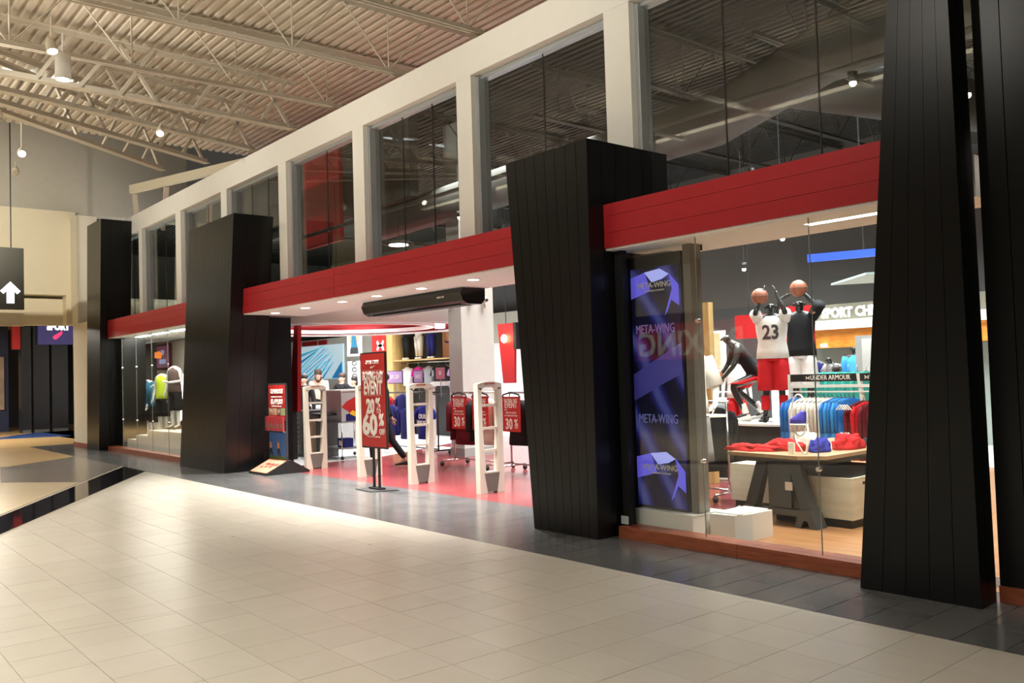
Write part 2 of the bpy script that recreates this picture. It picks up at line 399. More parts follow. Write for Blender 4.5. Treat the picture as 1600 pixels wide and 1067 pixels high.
for x, w_ in ((-13.626, 'leftmost of six'), (-12.538, 'second from the left'), (-11.356, 'third from the left'), (-10.39, 'third from the right'), (-9.288, 'second from the right'), (-8.189, 'rightmost of six')):
    d = thing('pot_light', 'round recessed downlight in the entrance soffit, '+w_, 'light', (x, 6.255, 2.672), group='recessed downlights in the entrance soffit')
    MB().cyl(0, 0, -.006, 0, .085, 16).build('trim_ring', WHITE, d)
    MB().cyl(0, 0, -.009, -.0062, .068, 16).build('lens', LAMPW, d)
    spot('pot_spot', (x, 6.255, 2.65), (x, 5.9, 0), 650, NEUT, 95, .8, .06)

# -------- white clerestory frame
FY0, FY1 = 6.45, 6.72
fr = thing('trim_clerestory', 'white frame of posts and a long top beam above the red fascia', 'frame', (-15, FY0, 3.1), kind='structure')
MB().box(-23.5, FY0, 5.215, 3, FY1, 5.635).build('top_beam', WHITEP, fr, world=True)
MX = [(-21.49, -21.25), (-18.93, -18.62), (-16.38, -16.095), (-13.83, -13.533), (-11.292, -10.98), (-8.685, -8.382), (-6.122, -5.775)]
for a, b in MX: MB().box(a, FY0, 3.12, b, FY0+.12, 5.214).build('post', WHITEP, fr, world=True)
wi = 0
bays = [(-23.4, -21.49)]+[(MX[i][1], MX[i+1][0]) for i in range(len(MX)-1)]+[(-5.775, -1.0)]
for k, (a, b) in enumerate(bays):
    wi += 1
    w = thing('window_%d' % wi, 'tall clerestory glazing bay, number %d from the left end of the white beam' % wi, 'window', ((a+b)/2, FY0+.12, 3.1), kind='structure')
    MB().box(a, FY0+.08, 3.1, a+.05, FY0+.24, 5.2).build('frame_jamb', ALU, w, world=True)
    MB().box(b-.05, FY0+.121, 3.1, b, FY0+.24, 5.2).build('frame_jamb', ALU, w, world=True)
    MB().box(a+.05, FY0+.121, 5.17, b-.05, FY0+.24, 5.21).build('frame_head', ALU, w, world=True)
    n = 2 if k in (0, 1, 2, 4, 6) else 3
    if k == 4: n = 2
    if k == 5: n = 3
    if k == 7: n = 5
    xs = [a+.05+(b-a-.1)*i/n for i in range(n+1)]
    for i in range(n):
        MB().box(xs[i]+.006, FY0+.17, 3.1, xs[i+1]-.006, FY0+.182, 5.168).build('pane', GLASSU, w, world=True)
        if i: MB().box(xs[i]-.0055, FY0+.169, 3.1, xs[i]+.0055, FY0+.183, 5.168).build('glass_joint', BLK, w, world=True)
# -------- columns
def quadface(mb, P00, P10, P11, P01, nrm, th):
    n = Vector(nrm)*th
    f = [Vector(p) for p in (P00, P10, P11, P01)]
    mb.add([tuple(p) for p in f]+[tuple(p+n) for p in f], [(3,2,1,0),(4,5,6,7),(0,1,5,4),(1,2,6,5),(2,3,7,6),(3,0,4,7)])
def lerp(a, b, t): return tuple(a[i]+(b[i]-a[i])*t for i in range(3))
def column(label, xb0, xb1, xt0, xt1, zt, y0, y1, nf, ns, zskew=0):
    c = thing('black_pillar', label, 'pillar', ((xb0+xb1)/2, (y0+y1)/2, 0))
    e = .014
    MB().hexa([(xb0+e,y0+e,0),(xb1-e,y0+e,0),(xb1-e,y1,0),(xb0+e,y1,0)], [(xt0+e,y0+e,zt-.01),(xt1-e,y0+e,zt-.01),(xt1-e,y1,zt-.01),(xt0+e,y1,zt-.01)]).build('pillar_core', BLACKCORE, c, world=True)
    A, B, Ct, D = (xb0,y0+e,0.002), (xb1,y0+e,0.002), (xt1,y0+e,zt), (xt0,y0+e,zt)
    g = .0022/abs(xb1-xb0)
    for i in range(nf):
        t0, t1 = i/nf+g, (i+1)/nf-g
        mb = MB(); quadface(mb, lerp(A,B,t0), lerp(A,B,t1), lerp(D,Ct,t1), lerp(D,Ct,t0), (0,-1,0), e); mb.build('cladding_panel', BLACK, c, world=True)
    A, B, Ct, D = (xb1-e,y0+.0005,0.002), (xb1-e,y1,0.002), (xt1-e,y1,zt), (xt1-e,y0+.0005,zt)
    g = .0022/abs(y1-y0)
    for i in range(ns):
        t0, t1 = i/ns+(g if i else 0), (i+1)/ns-g
        mb = MB(); quadface(mb, lerp(A,B,t0), lerp(A,B,t1), lerp(D,Ct,t1), lerp(D,Ct,t0), (1,0,0), e); mb.build('cladding_panel', BLACK, c, world=True)
    MB().box(min(xt0,xt1), y0, zt, max(xt0,xt1), y1, zt+.012).build('top_cap', BLACK, c, world=True)
    return c
column('black panelled pillar left of the entrance, leaning to the right', -16.71, -14.557, -16.02, -13.94, 4.33, 5.70, 6.40, 14, 3)
column('black panelled pillar right of the entrance, wider at its top', -6.61, -5.72, -6.885, -5.70, 3.70, 5.72, 6.86, 8, 6)
column('tallest black panelled pillar at the right edge, narrowing upward', -3.165, -2.37, -2.66, -2.40, 5.3, 5.685, 5.92, 5, 2)
column('farthest black panelled pillar at the left end of the shopfront', -23.5, -22.42, -23.23, -22.0, 5.5, 5.75, 6.45, 6, 3)
# pillar bases behind
wl = thing('wall_front_right', 'black panelled wall at the right edge beside the tallest pillar', 'wall', (-1, 5.93, 0), kind='structure')
MB().box(-2.36, 5.96, .1, 3, 6.3, 5.3).build('wall_core', BLACKCORE, wl, world=True)
for i in range(28):
    x = -2.36+i*.17
    if x < .5: MB().box(x+.003, 5.945, .105, x+.167, 5.962, 5.3).build('cladding_panel', BLACK, wl, world=True)
# jambs of the entrance
j = thing('trim_1', 'black inner jamb wall behind the left entrance pillar', 'wall', (-15, 7, 0), kind='structure')
MB().box(-16.4, 6.42, 0, -14.62, 7.0, 2.67).build('jamb_block', BLACK, j, world=True)
MB().box(-16.9, 7.02, 0, -16.0, 7.6, 2.67).build('jamb_block', BLACK, j, world=True)
r = thing('red_fin', 'narrow red fin on the edge of the left entrance jamb', 'fin', (-15.9, 7.62, 0))
MB().hexa([(-16.06,7.62,.93),(-15.70,7.62,.93),(-15.70,7.7,.93),(-16.06,7.7,.93)], [(-15.78,7.62,2.60),(-15.62,7.62,2.60),(-15.62,7.7,2.60),(-15.78,7.7,2.60)]).build('fin_panel', REDD, r, world=True)
MB().box(-16.02, 7.60, 0, -15.94, 7.72, .93).build('fin_post', BLK, r, world=True)
j = thing('trim_2', 'black inner jamb between the right entrance pillar and the show window', 'wall', (-6, 6.5, 0), kind='structure')
MB().box(-6.55, 6.87, 0, -5.80, 7.3, 2.67).build('jamb_block', BLACK, j, world=True)
MB().box(-5.69, 6.03, 0, -5.60, 6.10, 2.67).build('jamb_block', BLACKCORE, j, world=True)
# left window inner jamb
struct('trim_3', MB().box(-22.35, 6.16, .1, -21.9, 6.7, 2.67), BLACK, 'black jamb at the left end of the left show window', 'wall')
# -------- display glazing
def glazing(name, xs, label, y=6.02, z0=.106, z1=2.69):
    w = thing(name, label, 'window', (xs[0], y, z0), kind='structure')
    for a, b in zip(xs, xs[1:]):
        MB().box(a+.003, y, z0, b-.003, y+.012, z1).build('pane', GLASS, w, world=True)
    for x in xs[1:-1]:
        MB().box(x-.0028, y+.001, z0, x+.0028, y+.011, z1).build('glass_joint', mat('joint_silicone', (.25, .27, .26), .3), w, world=True)
        for z in (.75, 1.95):
            m = MB(); m.tube([(x, y-.012, z), (x, y+.024, z)], .018, 10); m.build('glass_clip', METAL, w, world=True)
    return w
gz = glazing('window_10', [-5.58, -4.73, -3.644, -2.6], 'frameless glass of the right show window')
MB().box(-5.69, 6.0, .115, -5.60, 6.006, .19).build('window_sticker', mat('sticker', (.55, .62, .62), .5), gz, world=True)
glazing('window_11', [-22.4, -21.44, -20.38, -19.31, -18.29, -17.2, -16.1], 'frameless glass of the left show window')
# -------- walls
we = thing('wall_end', 'cream end wall with a wide opening to the next corridor', 'wall', (-25.2, 0, 0), kind='structure')
MB().box(-25.6, -9, 3.97, -25.2, 5.70, 6.2).build('wall_panel', WALLC, we, world=True)
MB().box(-25.9, -9, 3.2, -25.6, 5.92, 3.9).build('wall_return', WALLC, we, world=True)
MB().box(-25.6, 5.70, 3.19, -25.2, 5.95, 6.2).build('wall_panel', WALLC, we, world=True)
MB().box(-25.9, -9, 6.2, -25.4, 9, 9.2).build('upper_wall', GREYW, we, world=True)
MB().box(-25.2, 5.86, 0, -23.4, 6.3, 3.19).build('pier', BEIGE, we, world=True)
MB().box(-25.3, 5.82, 3.191, -24.5, 6.3, 6.0).build('upper_pier', BEIGE, we, world=True)
MB().box(-25.22, 5.84, 0, -23.4, 6.3, .1).build('pier_base', WOODB, we, world=True)
struct('wall_back_left', MB().box(-26, 8.9, 4.9, -13.5, 9.1, 6.6), DGREY, 'dark bulkhead wall high above the store behind the clerestory', 'wall')
struct('wall_back_left', MB().box(-17.6, 8.8, 4.4, -16.0, 8.895, 6.6), REDD, 'red band on the high bulkhead wall behind the white top beam', 'wall')
# unseen sides of the mall (reflected in the glass)
struct('trim_bulkhead', MB().box(-18.8, .4, 5.86, 12, .6, 6.64), BEIGE, 'beige bulkhead dropping from the roof deck along the middle of the mall', 'wall')
struct('ceiling_added', MB().box(-18.8, -9, 5.88, 12, .4, 5.98), mat('added_ceiling_dark', (.10, .095, .085), .8), 'unseen dark ceiling added over the far aisle, mirrored in the clerestory', 'ceiling')  # put in so the clerestory mirrors darkness below the beige band
struct('wall_opposite', MB().box(-26, -9.4, 4.1, 12, -9.0, 6.62), BEIGE, 'beige bulkhead on the opposite side of the mall', 'wall')
struct('wall_opposite', MB().box(-26, -11.4, 0, 12, -11.0, 4.1), DGREY, 'dark shopfronts on the opposite side of the mall', 'wall')
struct('wall_opposite', MB().box(-17.5, -6.2, 3.0, -11.2, -5.8, 5.8), BEIGE, 'beige dropped bulkhead over the opposite walkway', 'wall')
struct('wall_right', MB().box(11.6, -11, -.2, 12, 6.6, 6.62), BEIGE, 'beige wall behind the viewer at the right end', 'wall')
# store shell
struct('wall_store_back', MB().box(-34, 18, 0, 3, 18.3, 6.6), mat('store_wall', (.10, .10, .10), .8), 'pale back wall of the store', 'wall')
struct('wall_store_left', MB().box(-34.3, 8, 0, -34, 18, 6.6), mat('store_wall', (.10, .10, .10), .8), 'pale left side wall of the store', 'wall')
struct('wall_store_right', MB().box(2.4, 6.3, 0, 2.8, 18, 6.6), DGREY, 'dark right side wall of the store', 'wall')

# ================================================================= CEILING
def deck(x0, x1, y0, y1, z, m, label, name='ceiling'):
    P, prof = .15, []
    y = y0
    while y < y1:
        prof += [(y, z), (y+.07, z), (y+.09, z+.045), (y+.13, z+.045)]; y += P
    mb = MB(); vs = []; fs = []
    for (yy, zz) in prof: vs += [(x0, yy, zz), (x1, yy, zz)]
    for i in range(len(prof)-1): fs.append((2*i, 2*i+2, 2*i+3, 2*i+1))
    mb.add(vs, fs); mb.box(x0, y0, z+.06, x1, y1, z+.08)
    return struct(name, mb, m, label, 'ceiling')
ZB, ZT = 5.7, 6.60
deck(-18.8, 12, -11, 8.9, 6.64, DECK, 'beige painted corrugated steel roof deck over the mall')
deck(-34, 3, 8.9, 18, 6.4, CEILB, 'black painted corrugated roof deck over the store')
struct('ceiling_end', MB().box(-26, -11, 9.2, -18.8, 9, 9.3), GREYW, 'higher grey ceiling over the end of the mall', 'ceiling')
struct('ceiling_corridor', MB().box(-48, -6, 3.9, -25.9, 16, 4.0), WALLC, 'cream ceiling of the corridor beyond the opening', 'ceiling')
struct('ceiling_walkway', MB().box(-26, -11, 4.0, 12, -9.41, 4.1), BEIGE, 'beige ceiling over the opposite shopfronts', 'ceiling')
def joist(x, y0, y1, label, m=STEELP, zb=ZB, zt=ZT, group=None, y0p=None):
    t = thing('roof_joist', label, 'joist', (x, y0, zb), group=group)
    mb = MB()
    for dx in (-.045, .012): mb.box(dx, 0, 0, dx+.033, y1-y0, .012); mb.box(dx+(0.0 if dx > 0 else .025), 0, .012, dx+(.008 if dx > 0 else .033), y1-y0, .06)
    mb.build('bottom_chord', m, t)
    H = zt-zb
    mb = MB()
    for dx in (-.06, .012): mb.box(dx, 0, H-.012, dx+.048, y1-y0+2.2, H); mb.box(dx+(0 if dx > 0 else .04), 0, H-.075, dx+(.008 if dx > 0 else .048), y1-y0+2.2, H-.012)
    mb.build('top_chord', m, t)
    P = 1.42; y = y1-y0-.25
    k = 0
    me1 = MB().tube([(0, 0, .03), (0, P/2, H-.03)], .011, 6).mesh('web_rod', m)
    me2 = MB().tube([(0, 0, .03), (0, -P/2, H-.03)], .011, 6).mesh('web_rod', m)
    me3 = MB().tube([(0, 0, .03), (0, 0, H-.03)], .011, 6).mesh('web_rod', m)
    while y > -.1:
        for q, me in ((0, me1), (0, me2), (0, me3)):
            o = bpy.data.objects.new('web_rod', me); COL.objects.link(o); o.parent = t; o.location = (0, y, 0)
        y -= P
    return t
jl = {-8.28: 'third', -10.08: 'fourth', -11.86: 'fifth'}
joist(-4.68, .62, 6.62, 'beige open-web steel roof joist seen through glass above the right window')
joist(-6.48, .62, 6.62, 'beige open-web roof joist crossing the very top of the picture')
joist(-8.28, .62, 6.6, 'beige open-web roof joist meeting the white beam highest up, near the top edge')
joist(-10.08, .62, 6.6, 'beige open-web roof joist meeting the white beam over the second clerestory bay')
joist(-11.86, .62, 6.6, 'beige open-web roof joist meeting the white beam farthest left of the rod-braced ones')
joist(-2.88, .62, 6.62, 'beige open-web roof joist above the tallest black pillar')
# corner girders fanning out: solid angles with flat diagonals
def girder(a, b, label, w=.07, h=.09):
    a, b = Vector(a), Vector(b); d = b-a; L = d.length; rz = math.atan2(d.y, d.x)
    t = thing('roof_girder', label, 'girder', tuple(a), rz)
    mb = MB(); mb.box(0, -w, 0, L, w, .014); mb.box(0, -.008, .014, L, .008, h); mb.build('bottom_flange', STEELP, t)
    mb = MB(); mb.box(0, -w, .80, L, w, .814); mb.box(0, -.008, .74, L, .008, .80); mb.build('top_flange', STEELP, t)
    n = int(L/1.1)
    for i in range(n):
        x0 = L-.1-i*1.1
        MB().hexa([(x0-.03,-.02,.02),(x0+.03,-.02,.02),(x0+.03,.02,.02),(x0-.03,.02,.02)], [(x0-.03-.55*(1 if i%2 else -1)*-1,-.02,.8),(x0+.03-.55*(1 if i%2 else -1)*-1,-.02,.8),(x0+.03-.55*(1 if i%2 else -1)*-1,.02,.8),(x0-.03-.55*(1 if i%2 else -1)*-1,.02,.8)]).build('diagonal_brace', STEELP, t)
        xb = x0-.55
        MB().hexa([(xb-.03,-.02,.02),(xb+.03,-.02,.02),(xb+.03,.02,.02),(xb-.03,.02,.02)], [(xb+.47,-.02,.8),(xb+.53,-.02,.8),(xb+.53,.02,.8),(xb+.47,.02,.8)]).build('diagonal_brace', STEELP, t)
    return t
def ext(a, b, k):
    return (b[0]+(a[0]-b[0])*k, b[1]+(a[1]-b[1])*k, a[2])
for a, b, l in (((-13.03, 2.18, 5.7), (-13.31, 6.54, 5.7), 'beige roof girder next left of the rod-braced joists'),
                ((-13.84, 2.55, 5.7), (-14.95, 6.54, 5.7), 'beige roof girder second in the fan at the left corner'),
                ((-14.4, 2.41, 5.7), (-16.28, 6.16, 5.7), 'beige roof girder third in the fan at the left corner'),
                ((-14.87, 2.49, 5.7), (-17.27, 5.66, 5.7), 'lowest beige roof girder in the fan against the grey end wall')):
    girder(ext(a, b, 1.9), b, l)
t = thing('eaves_bracket', 'cream bar on slanted struts above the left end of the white beam', 'bracket', (-17, 5.9, 5.0))
def bar(mb, a, b, w, h):
    a, b = Vector(a), Vector(b); d = (b-a).normalized(); s = d.cross(Vector((0,0,1)));
    if s.length < .1: s = Vector((1,0,0))
    s.normalize(); u = s.cross(d); s = s*w/2; u = u*h/2
    return mb.hexa([a-s-u, a+s-u, b+s-u, b-s-u], [a-s+u, a+s+u, b+s+u, b-s+u])
bar(MB(), (-21.95, 6.43, 6.27), (-17.7, 7.74, 6.27), .10, .20).build('top_bar', WALLC, t, world=True)
for a, b in (((-21.9, 6.50, 6.16), (-22.1, 6.60, 5.64)), ((-20.7, 6.86, 6.16), (-21.1, 6.9, 5.2)), ((-19.1, 7.3, 6.16), (-19.5, 7.4, 5.2))):
    bar(MB(), a, b, .11, .06).build('strut', BEIGE, t, world=True)
# store ceiling steel, ducts, pendants
for i, x in enumerate((-22, -19, -16, -13, -10, -8, -6, -4, -2)):
    joist(x, 8.9, 16, 'black open-web joist under the dark store ceiling', CEILS, 5.5, 6.35, 'black joists under the store ceiling')
dk = mat('duct_dark', (.045, .045, .046), .6)
t = thing('ceiling_duct', 'large dark round duct under the store ceiling behind the right clerestory', 'duct', (-6, 9, 4.6))
MB().tube([(-16, 9.6, 4.75), (-9, 9.4, 4.75), (-6.9, 9.3, 4.75), (-5.9, 9.1, 4.9), (-4.9, 8.6, 4.9), (2, 8.4, 4.9)], .33, 16).build('duct_run', dk, t, True, True)
MB().tube([(-5.6, 9.0, 4.85), (-4.4, 11.0, 4.6), (-3.0, 14, 4.5)], .3, 16).build('branch_duct', dk, t, True, True)
t = thing('conduit', 'dark pipe running deep under the store ceiling', 'pipe', (-8, 8, 4.2))
MB().tube([(-20, 8.3, 4.5), (0, 8.0, 4.45)], .035, 8).build('pipe_run', dk, t, True, True)
# pendant high-bay lamps (hang inside the store)
def pendant(x, y, z, label, r=.22, cord=6.44):
    t = thing('pendant_lamp', label, 'lamp', (x, y, z))
    m = MB(); m.loft([(0,0,.02,r,r),(0,0,.05,r*.95,r*.95),(0,0,.10,r*.6,r*.6),(0,0,.16,.05,.05)], 20); m.build('lamp_shade', CEILS, t, True)
    MB().cyl(0, 0, 0, .019, r*.62, 18).build('lens', LAMPW, t)
    MB().tube([(0, 0, .16), (0, 0, cord-z)], .006, 6).build('cord', BLK, t)
pendant(-14.1, 9.0, 4.05, 'round high-bay pendant glowing behind the fourth clerestory bay, upper one', .3)
pendant(-14.6, 10.2, 3.72, 'round high-bay pendant glowing behind the fourth clerestory bay, lower one', .28)
pendant(-8.9, 8.4, 4.55, 'unlit-looking round pendant just above the right entrance pillar', .3)
for k, (x, y, z) in enumerate([(-13.9, 10, 4.6), (-13.2, 10.6, 4.1), (-12.4, 9.2, 4.35), (-17.2, 9.9, 3.9), (-11.9, 10.8, 3.7), (-4.4, 8.2, 4.35), (-3.4, 8.4, 4.0), (-6.6, 9.6, 4.0), (-7.2, 11.2, 3.4), (-6.1, 12.3, 3.1), (-8.8, 12.5, 3.2), (-12.6, 12.8, 3.3)]):
    t = thing('spot_lamp', 'small hanging spot lamp glowing under the dark store ceiling', 'lamp', (x, y, z), group='small hanging spot lamps in the store')
    m = MB(); m.cyl(0, 0, 0, .1, .035, 12, .05); m.build('lamp_head', BLK, t, True)
    MB().sphere((0, 0, -.01), .035, n=10, m=6).build('bulb', LAMP, t, True)
    MB().tube([(0, 0, .1), (0, 0, (6.44 if y > 8.9 else 6.65)-z)], .004, 5).build('cord', CEILS, t)
# mall spot lights
def track(x, y, z, aim, label, lit=True, can=False):
    t = thing('ceiling_spotlight', label, 'light', (x, y, z))
    d = (Vector(aim)-Vector((x, y, z))).normalized()
    m = MB()
    if can: m.cyl(0, 0, 0, .30, .085, 20); m.build('lamp_housing', WHITE, t, True); MB().cyl(0, 0, -.006, 0, .075, 20).build('lens', LAMP, t); MB().tube([(0, 0, .3), (0, 0, 5.7-z)], .01, 6).build('stem', WHITE, t)
    else:
        m.tube([d*-.11, d*-.04, d*.0, d*.06], [.03, .055, .06, .065], 14); m.build('lamp_housing', BEIGE, t, True)
        m = MB(); m.tube([d*.058, d*.066], [.055, .055], 14); m.build('lens', LAMP if lit else METAL, t)
        MB().tube([(0, 0, .05), (0, 0, 5.72-z)], .01, 6).build('stem', BEIGE, t)
    return t
track(-11.07, 2.50, 5.15, (0, 0, 0), 'white cylindrical downlight hanging at the upper left', True, True)
track(-10.7, 2.3, 5.38, (-9, 3, 0), 'small lit spotlight just above the cylindrical downlight')
track(-15.3, 2.85, 5.25, (-8, 2, 0), 'lit spotlight under the girders near the left edge')
track(-14.2, 4.62, 5.6, (-10, 3, 0), 'lit spotlight under the girders above the far clerestory')
track(-13.9, 2.3, 5.4, (-12, 2, 0), 'unlit spotlight housing at the left edge', False)
track(-18.0, 3.25, 5.55, (-12, 2, 0), 'unlit spotlight against the grey end wall', False)
spot('mall_spot', (-11.07, 2.5, 5.1), (-11, 2.6, 0), 260, WARM, 70, .7)
spot('mall_spot', (-15.3, 2.85, 5.2), (-12, 3.2, 0), 260, WARM, 60, .7)
spot('mall_spot', (-14.2, 4.62, 5.5), (-11.5, 3.5, 0), 200, WARM, 60, .7)
for k, (x, y) in enumerate([(-15.9, 2.0), (-15.9, 2.65), (-15.9, 3.3)]):
    t = tag(MB().box(x, y, 6.60, x+.32, y+.52, 6.635).build('skylight', SKYL), 'bluish skylight pane in the mall roof at upper left, %s the glass front' % ('farthest from', 'middle one before', 'nearest to')[k], 'skylight', 'skylights mirrored in the clerestory')
# banner opposite (seen mirrored)
t = thing('sale_banner', 'red sale banner on the opposite side, seen only mirrored in the right show window', 'banner', (-13, -4, 0))
MB().box(-15.2, -4.05, 1.75, -10.6, -4.0, 2.6).build('banner_cloth', SIGNR, t, world=True)
text('BOXING', .8, -12.9, -3.99, 2.1, SIGNW, t, '+Y', bold=.02)

# drop ceilings in the entrance
t = thing('air_curtain', 'long black air curtain hanging under the entrance soffit', 'air curtain', (-10.2, 6.8, 2.5))
m = MB(); P = [(6.66, 2.67), (6.62, 2.60), (6.66, 2.50), (6.74, 2.46), (6.96, 2.46), (7.02, 2.52), (7.02, 2.67)]
m.prismX(P, -11.45, -8.95); m.build('housing', mat('air_curtain_black', (.01, .01, .01), .25), t, world=True)
text('mars air', .05, -9.4, 6.625, 2.58, SIGNW, t)
MB().box(-11.3, 6.72, 2.452, -9.1, 6.9, 2.46).build('vent_grille', DMETAL, t, world=True)
# round drum bulkhead over the checkout
CX, CY, CR = -17.0, 9.55, 2.8
def ring(mb, r0, r1, z0, z1, n=56):
    vs = []
    for k in range(n):
        a = 2*PI*k/n; c, s = math.cos(a), math.sin(a)
        for r, z in ((r0, z0), (r1, z0), (r1, z1), (r0, z1)): vs.append((CX+r*c, CY+r*s, z))
    fs = []
    for k in range(n):
        a = 4*k; b = 4*((k+1) % n)
        for i in range(4): fs.append((a+i, a+(i+1)%4, b+(i+1)%4, b+i)[::-1])
    mb.add(vs, fs); return mb
t = thing('ring_bulkhead', 'big round white ceiling bulkhead with red rings over the checkout', 'bulkhead', (CX, CY, 2.7))
ring(MB(), CR-.10, CR, 2.62, 3.3).build('outer_band', CEILW, t, True, True)
ring(MB(), CR-.22, CR-.101, 2.60, 2.64).build('outer_rim', CEILW, t, False, True)
ring(MB(), CR-.16, CR-.101, 2.641, 3.05).build('red_wall', REDD, t, True, True)
ring(MB(), 1.75, 1.85, 2.62, 2.70).build('inner_rim', CEILW, t, False, True)
ring(MB(), 1.79, 1.81, 2.701, 3.05).build('red_inner_wall', REDD, t, True, True)
ring(MB(), .05, CR-.10, 3.051, 3.09).build('red_ceiling', REDD, t, False, True)
for k in range(12):
    a = k*PI/6
    MB().box(CX+2.4*math.cos(a)-.09, CY+2.4*math.sin(a)-.09, 2.66, CX+2.4*math.cos(a)+.09, CY+2.4*math.sin(a)+.09, 3.05).build('lamp_box', mat('lampbox', (.75, .7, .75), .5, emit=(.9, .85, 1), es=1.2, noise=0), t, world=True)

# ================================================================= FIGURES
def body(p, sc=.9, head=True, legs=True, arms=True, fat=1.0):
    """p: joint overrides. Faces -Y. Returns one continuous body mesh."""
    J = dict(pel=(0,0,.93), wai=(0,0,1.08), che=(0,0,1.28), nb=(0,0,1.43), nk=(0,-.005,1.49), h1=(0,-.015,1.56), h2=(0,-.01,1.635),
             sl=(.17,0,1.40), el=(.23,0,1.13), wl=(.25,-.06,.90), hl=(.25,-.08,.83), sr=(-.17,0,1.40), er=(-.23,0,1.13), wr=(-.25,-.06,.90), hr=(-.25,-.08,.83),
             pl=(.09,0,.87), kl=(.10,0,.50), al=(.10,0.02,.08), tl=(.11,-.13,.035), pr=(-.09,0,.87), kr=(-.10,0,.50), ar=(-.10,0.02,.08), tr=(-.11,-.13,.035))
    J.update(p)
    R = dict(pel=(.135,.10), wai=(.12,.09), che=(.145,.10), nb=.07, nk=.05, h1=.062, h2=.078, sl=.055, el=.04, wl=.027, hl=.03, pl=.082, kl=.055, al=.036, tl=.034)
    names = ['pel','wai','che','nb']; E = [('pel','wai'),('wai','che'),('che','nb')]
    names.append('nk'); E.append(('nb','nk'))
    if head: names += ['h1','h2']; E += [('nk','h1'),('h1','h2')]
    if arms:
        for s in 'lr': names += ['s'+s,'e'+s,'w'+s,'h'+s]; E += [('che' if False else 'nb','s'+s),('s'+s,'e'+s),('e'+s,'w'+s),('w'+s,'h'+s)]
    if legs:
        for s in 'lr': names += ['p'+s,'k'+s,'a'+s,'t'+s]; E += [('pel','p'+s),('p'+s,'k'+s),('k'+s,'a'+s),('a'+s,'t'+s)]
    ix = {n: i for i, n in enumerate(names)}
    def rad(n):
        r = R.get(n, R.get(n[0]+'l')); r = r if isinstance(r, tuple) else (r, r)
        return (r[0]*sc*fat, r[1]*sc*fat)
    me = skin_mesh([tuple(c*sc for c in J[n]) for n in names], [(ix[a], ix[b]) for a, b in E], [rad(n) for n in names], 1)
    mb = MB()
    if arms:
        for s in 'lr':
            w, h = Vector(J['w'+s])*sc, Vector(J['h'+s])*sc; d = (h-w).normalized(); sd = d.cross(Vector((1,0,0)))
            if sd.length < .2: sd = d.cross(Vector((0,0,1)))
            sd.normalize(); nr = d.cross(sd)
            for k, L in enumerate((.065,.078,.083,.076,.058)):
                o = sd*((k-2)*.014*sc)
                if k == 0: mb.tube([h-d*.05*sc+o, h-d*.01+sd*-.045*sc, h+d*.03*sc+sd*-.055*sc], [.010*sc,.009*sc,.007*sc], 6)
                else: mb.tube([h+o, h+o+d*L*.6*sc, h+o+d*L*sc+nr*.015*sc], [.0095*sc,.0085*sc,.0065*sc], 6)
    if head:
        h = Vector(J['h1'])*sc
        mb.tube([h+Vector((0,-.055,.035))*sc, h+Vector((0,-.085,.0))*sc, h+Vector((0,-.07,-.008))*sc], [.008*sc,.014*sc,.008*sc], 6)
        for x in (-1, 1): mb.sphere(tuple(h+Vector((x*.074,0,.02))*sc), .012*sc, .02*sc, .03*sc, 8, 5)
    return join_mb(me, mb, 'body'), J, sc
def limb_cloth(J, sc, chains, name, m, par, add=.022):
    R = dict(pel=(.135,.10), wai=(.125,.095), che=(.15,.105), nb=.075, s=.06, e=.045, w=.03, p=.085, k=.06, a=.045)
    names, E = [], []
    for ch in chains:
        for a, b in zip(ch, ch[1:]):
            E.append((a, b))
        for n in ch:
            if n not in names: names.append(n)
    ix = {n: i for i, n in enumerate(names)}
    rad = []
    for n in names:
        r = R.get(n, R.get(n[0])); r = r if isinstance(r, tuple) else (r, r); rad.append(((r[0]+add)*sc, (r[1]+add)*sc))
    me = skin_mesh([tuple(c*sc for c in J[n]) for n in names], [(ix[a], ix[b]) for a, b in E], rad, 1)
    me.materials.clear()
    return objm(name, me, par, m)
def shoe(par, J, sc, s, m, name='shoe', rot=0):
    a, t = Vector(J['a'+s])*sc, Vector(J['t'+s])*sc
    d = Vector((t.x-a.x, t.y-a.y, 0)); L = d.length or .1; d.normalize(); n = Vector((-d.y, d.x, 0))
    zf = min(a.z-.08*sc, t.z-.035*sc)
    vs = []; N = 10
    prof = [(-.06, .030, .085), (-.02, .036, .095), (.04, .038, .08), (.10, .042, .055), (.16, .042, .04), (.20, .03, .03)]
    for (u, w, h) in prof:
        for k in range(N):
            an = 2*PI*k/N
            p = a+d*(u*sc)+n*(w*sc*math.cos(an)); z = zf+(h*sc)*(math.sin(an)*.5+.5)
            vs.append((p.x, p.y, z))
    fs = [(i*N+k, (i+1)*N+k, (i+1)*N+(k+1)%N, i*N+(k+1)%N) for i in range(len(prof)-1) for k in range(N)]
    fs += [tuple(range(N)), tuple(range((len(prof)-1)*N+N-1, (len(prof)-1)*N-1, -1))]
    return MB().add(vs, fs).build(name, m, par, True)
def hair(par, J, sc, m, long=0):
    h = Vector(J['h2'])*sc; mb = MB()
    mb.sphere((h.x, h.y+.034*sc, h.z+.03*sc), .088*sc, .088*sc, .078*sc, 12, 8)
    if long: mb.loft([(h.x, h.y+.055*sc, h.z-.20*sc, .06*sc, .03*sc), (h.x, h.y+.06*sc, h.z-.08*sc, .085*sc, .045*sc), (h.x, h.y+.05*sc, h.z+.03*sc, .08*sc, .05*sc)], 12)
    return mb.build('hair', m, par, True)
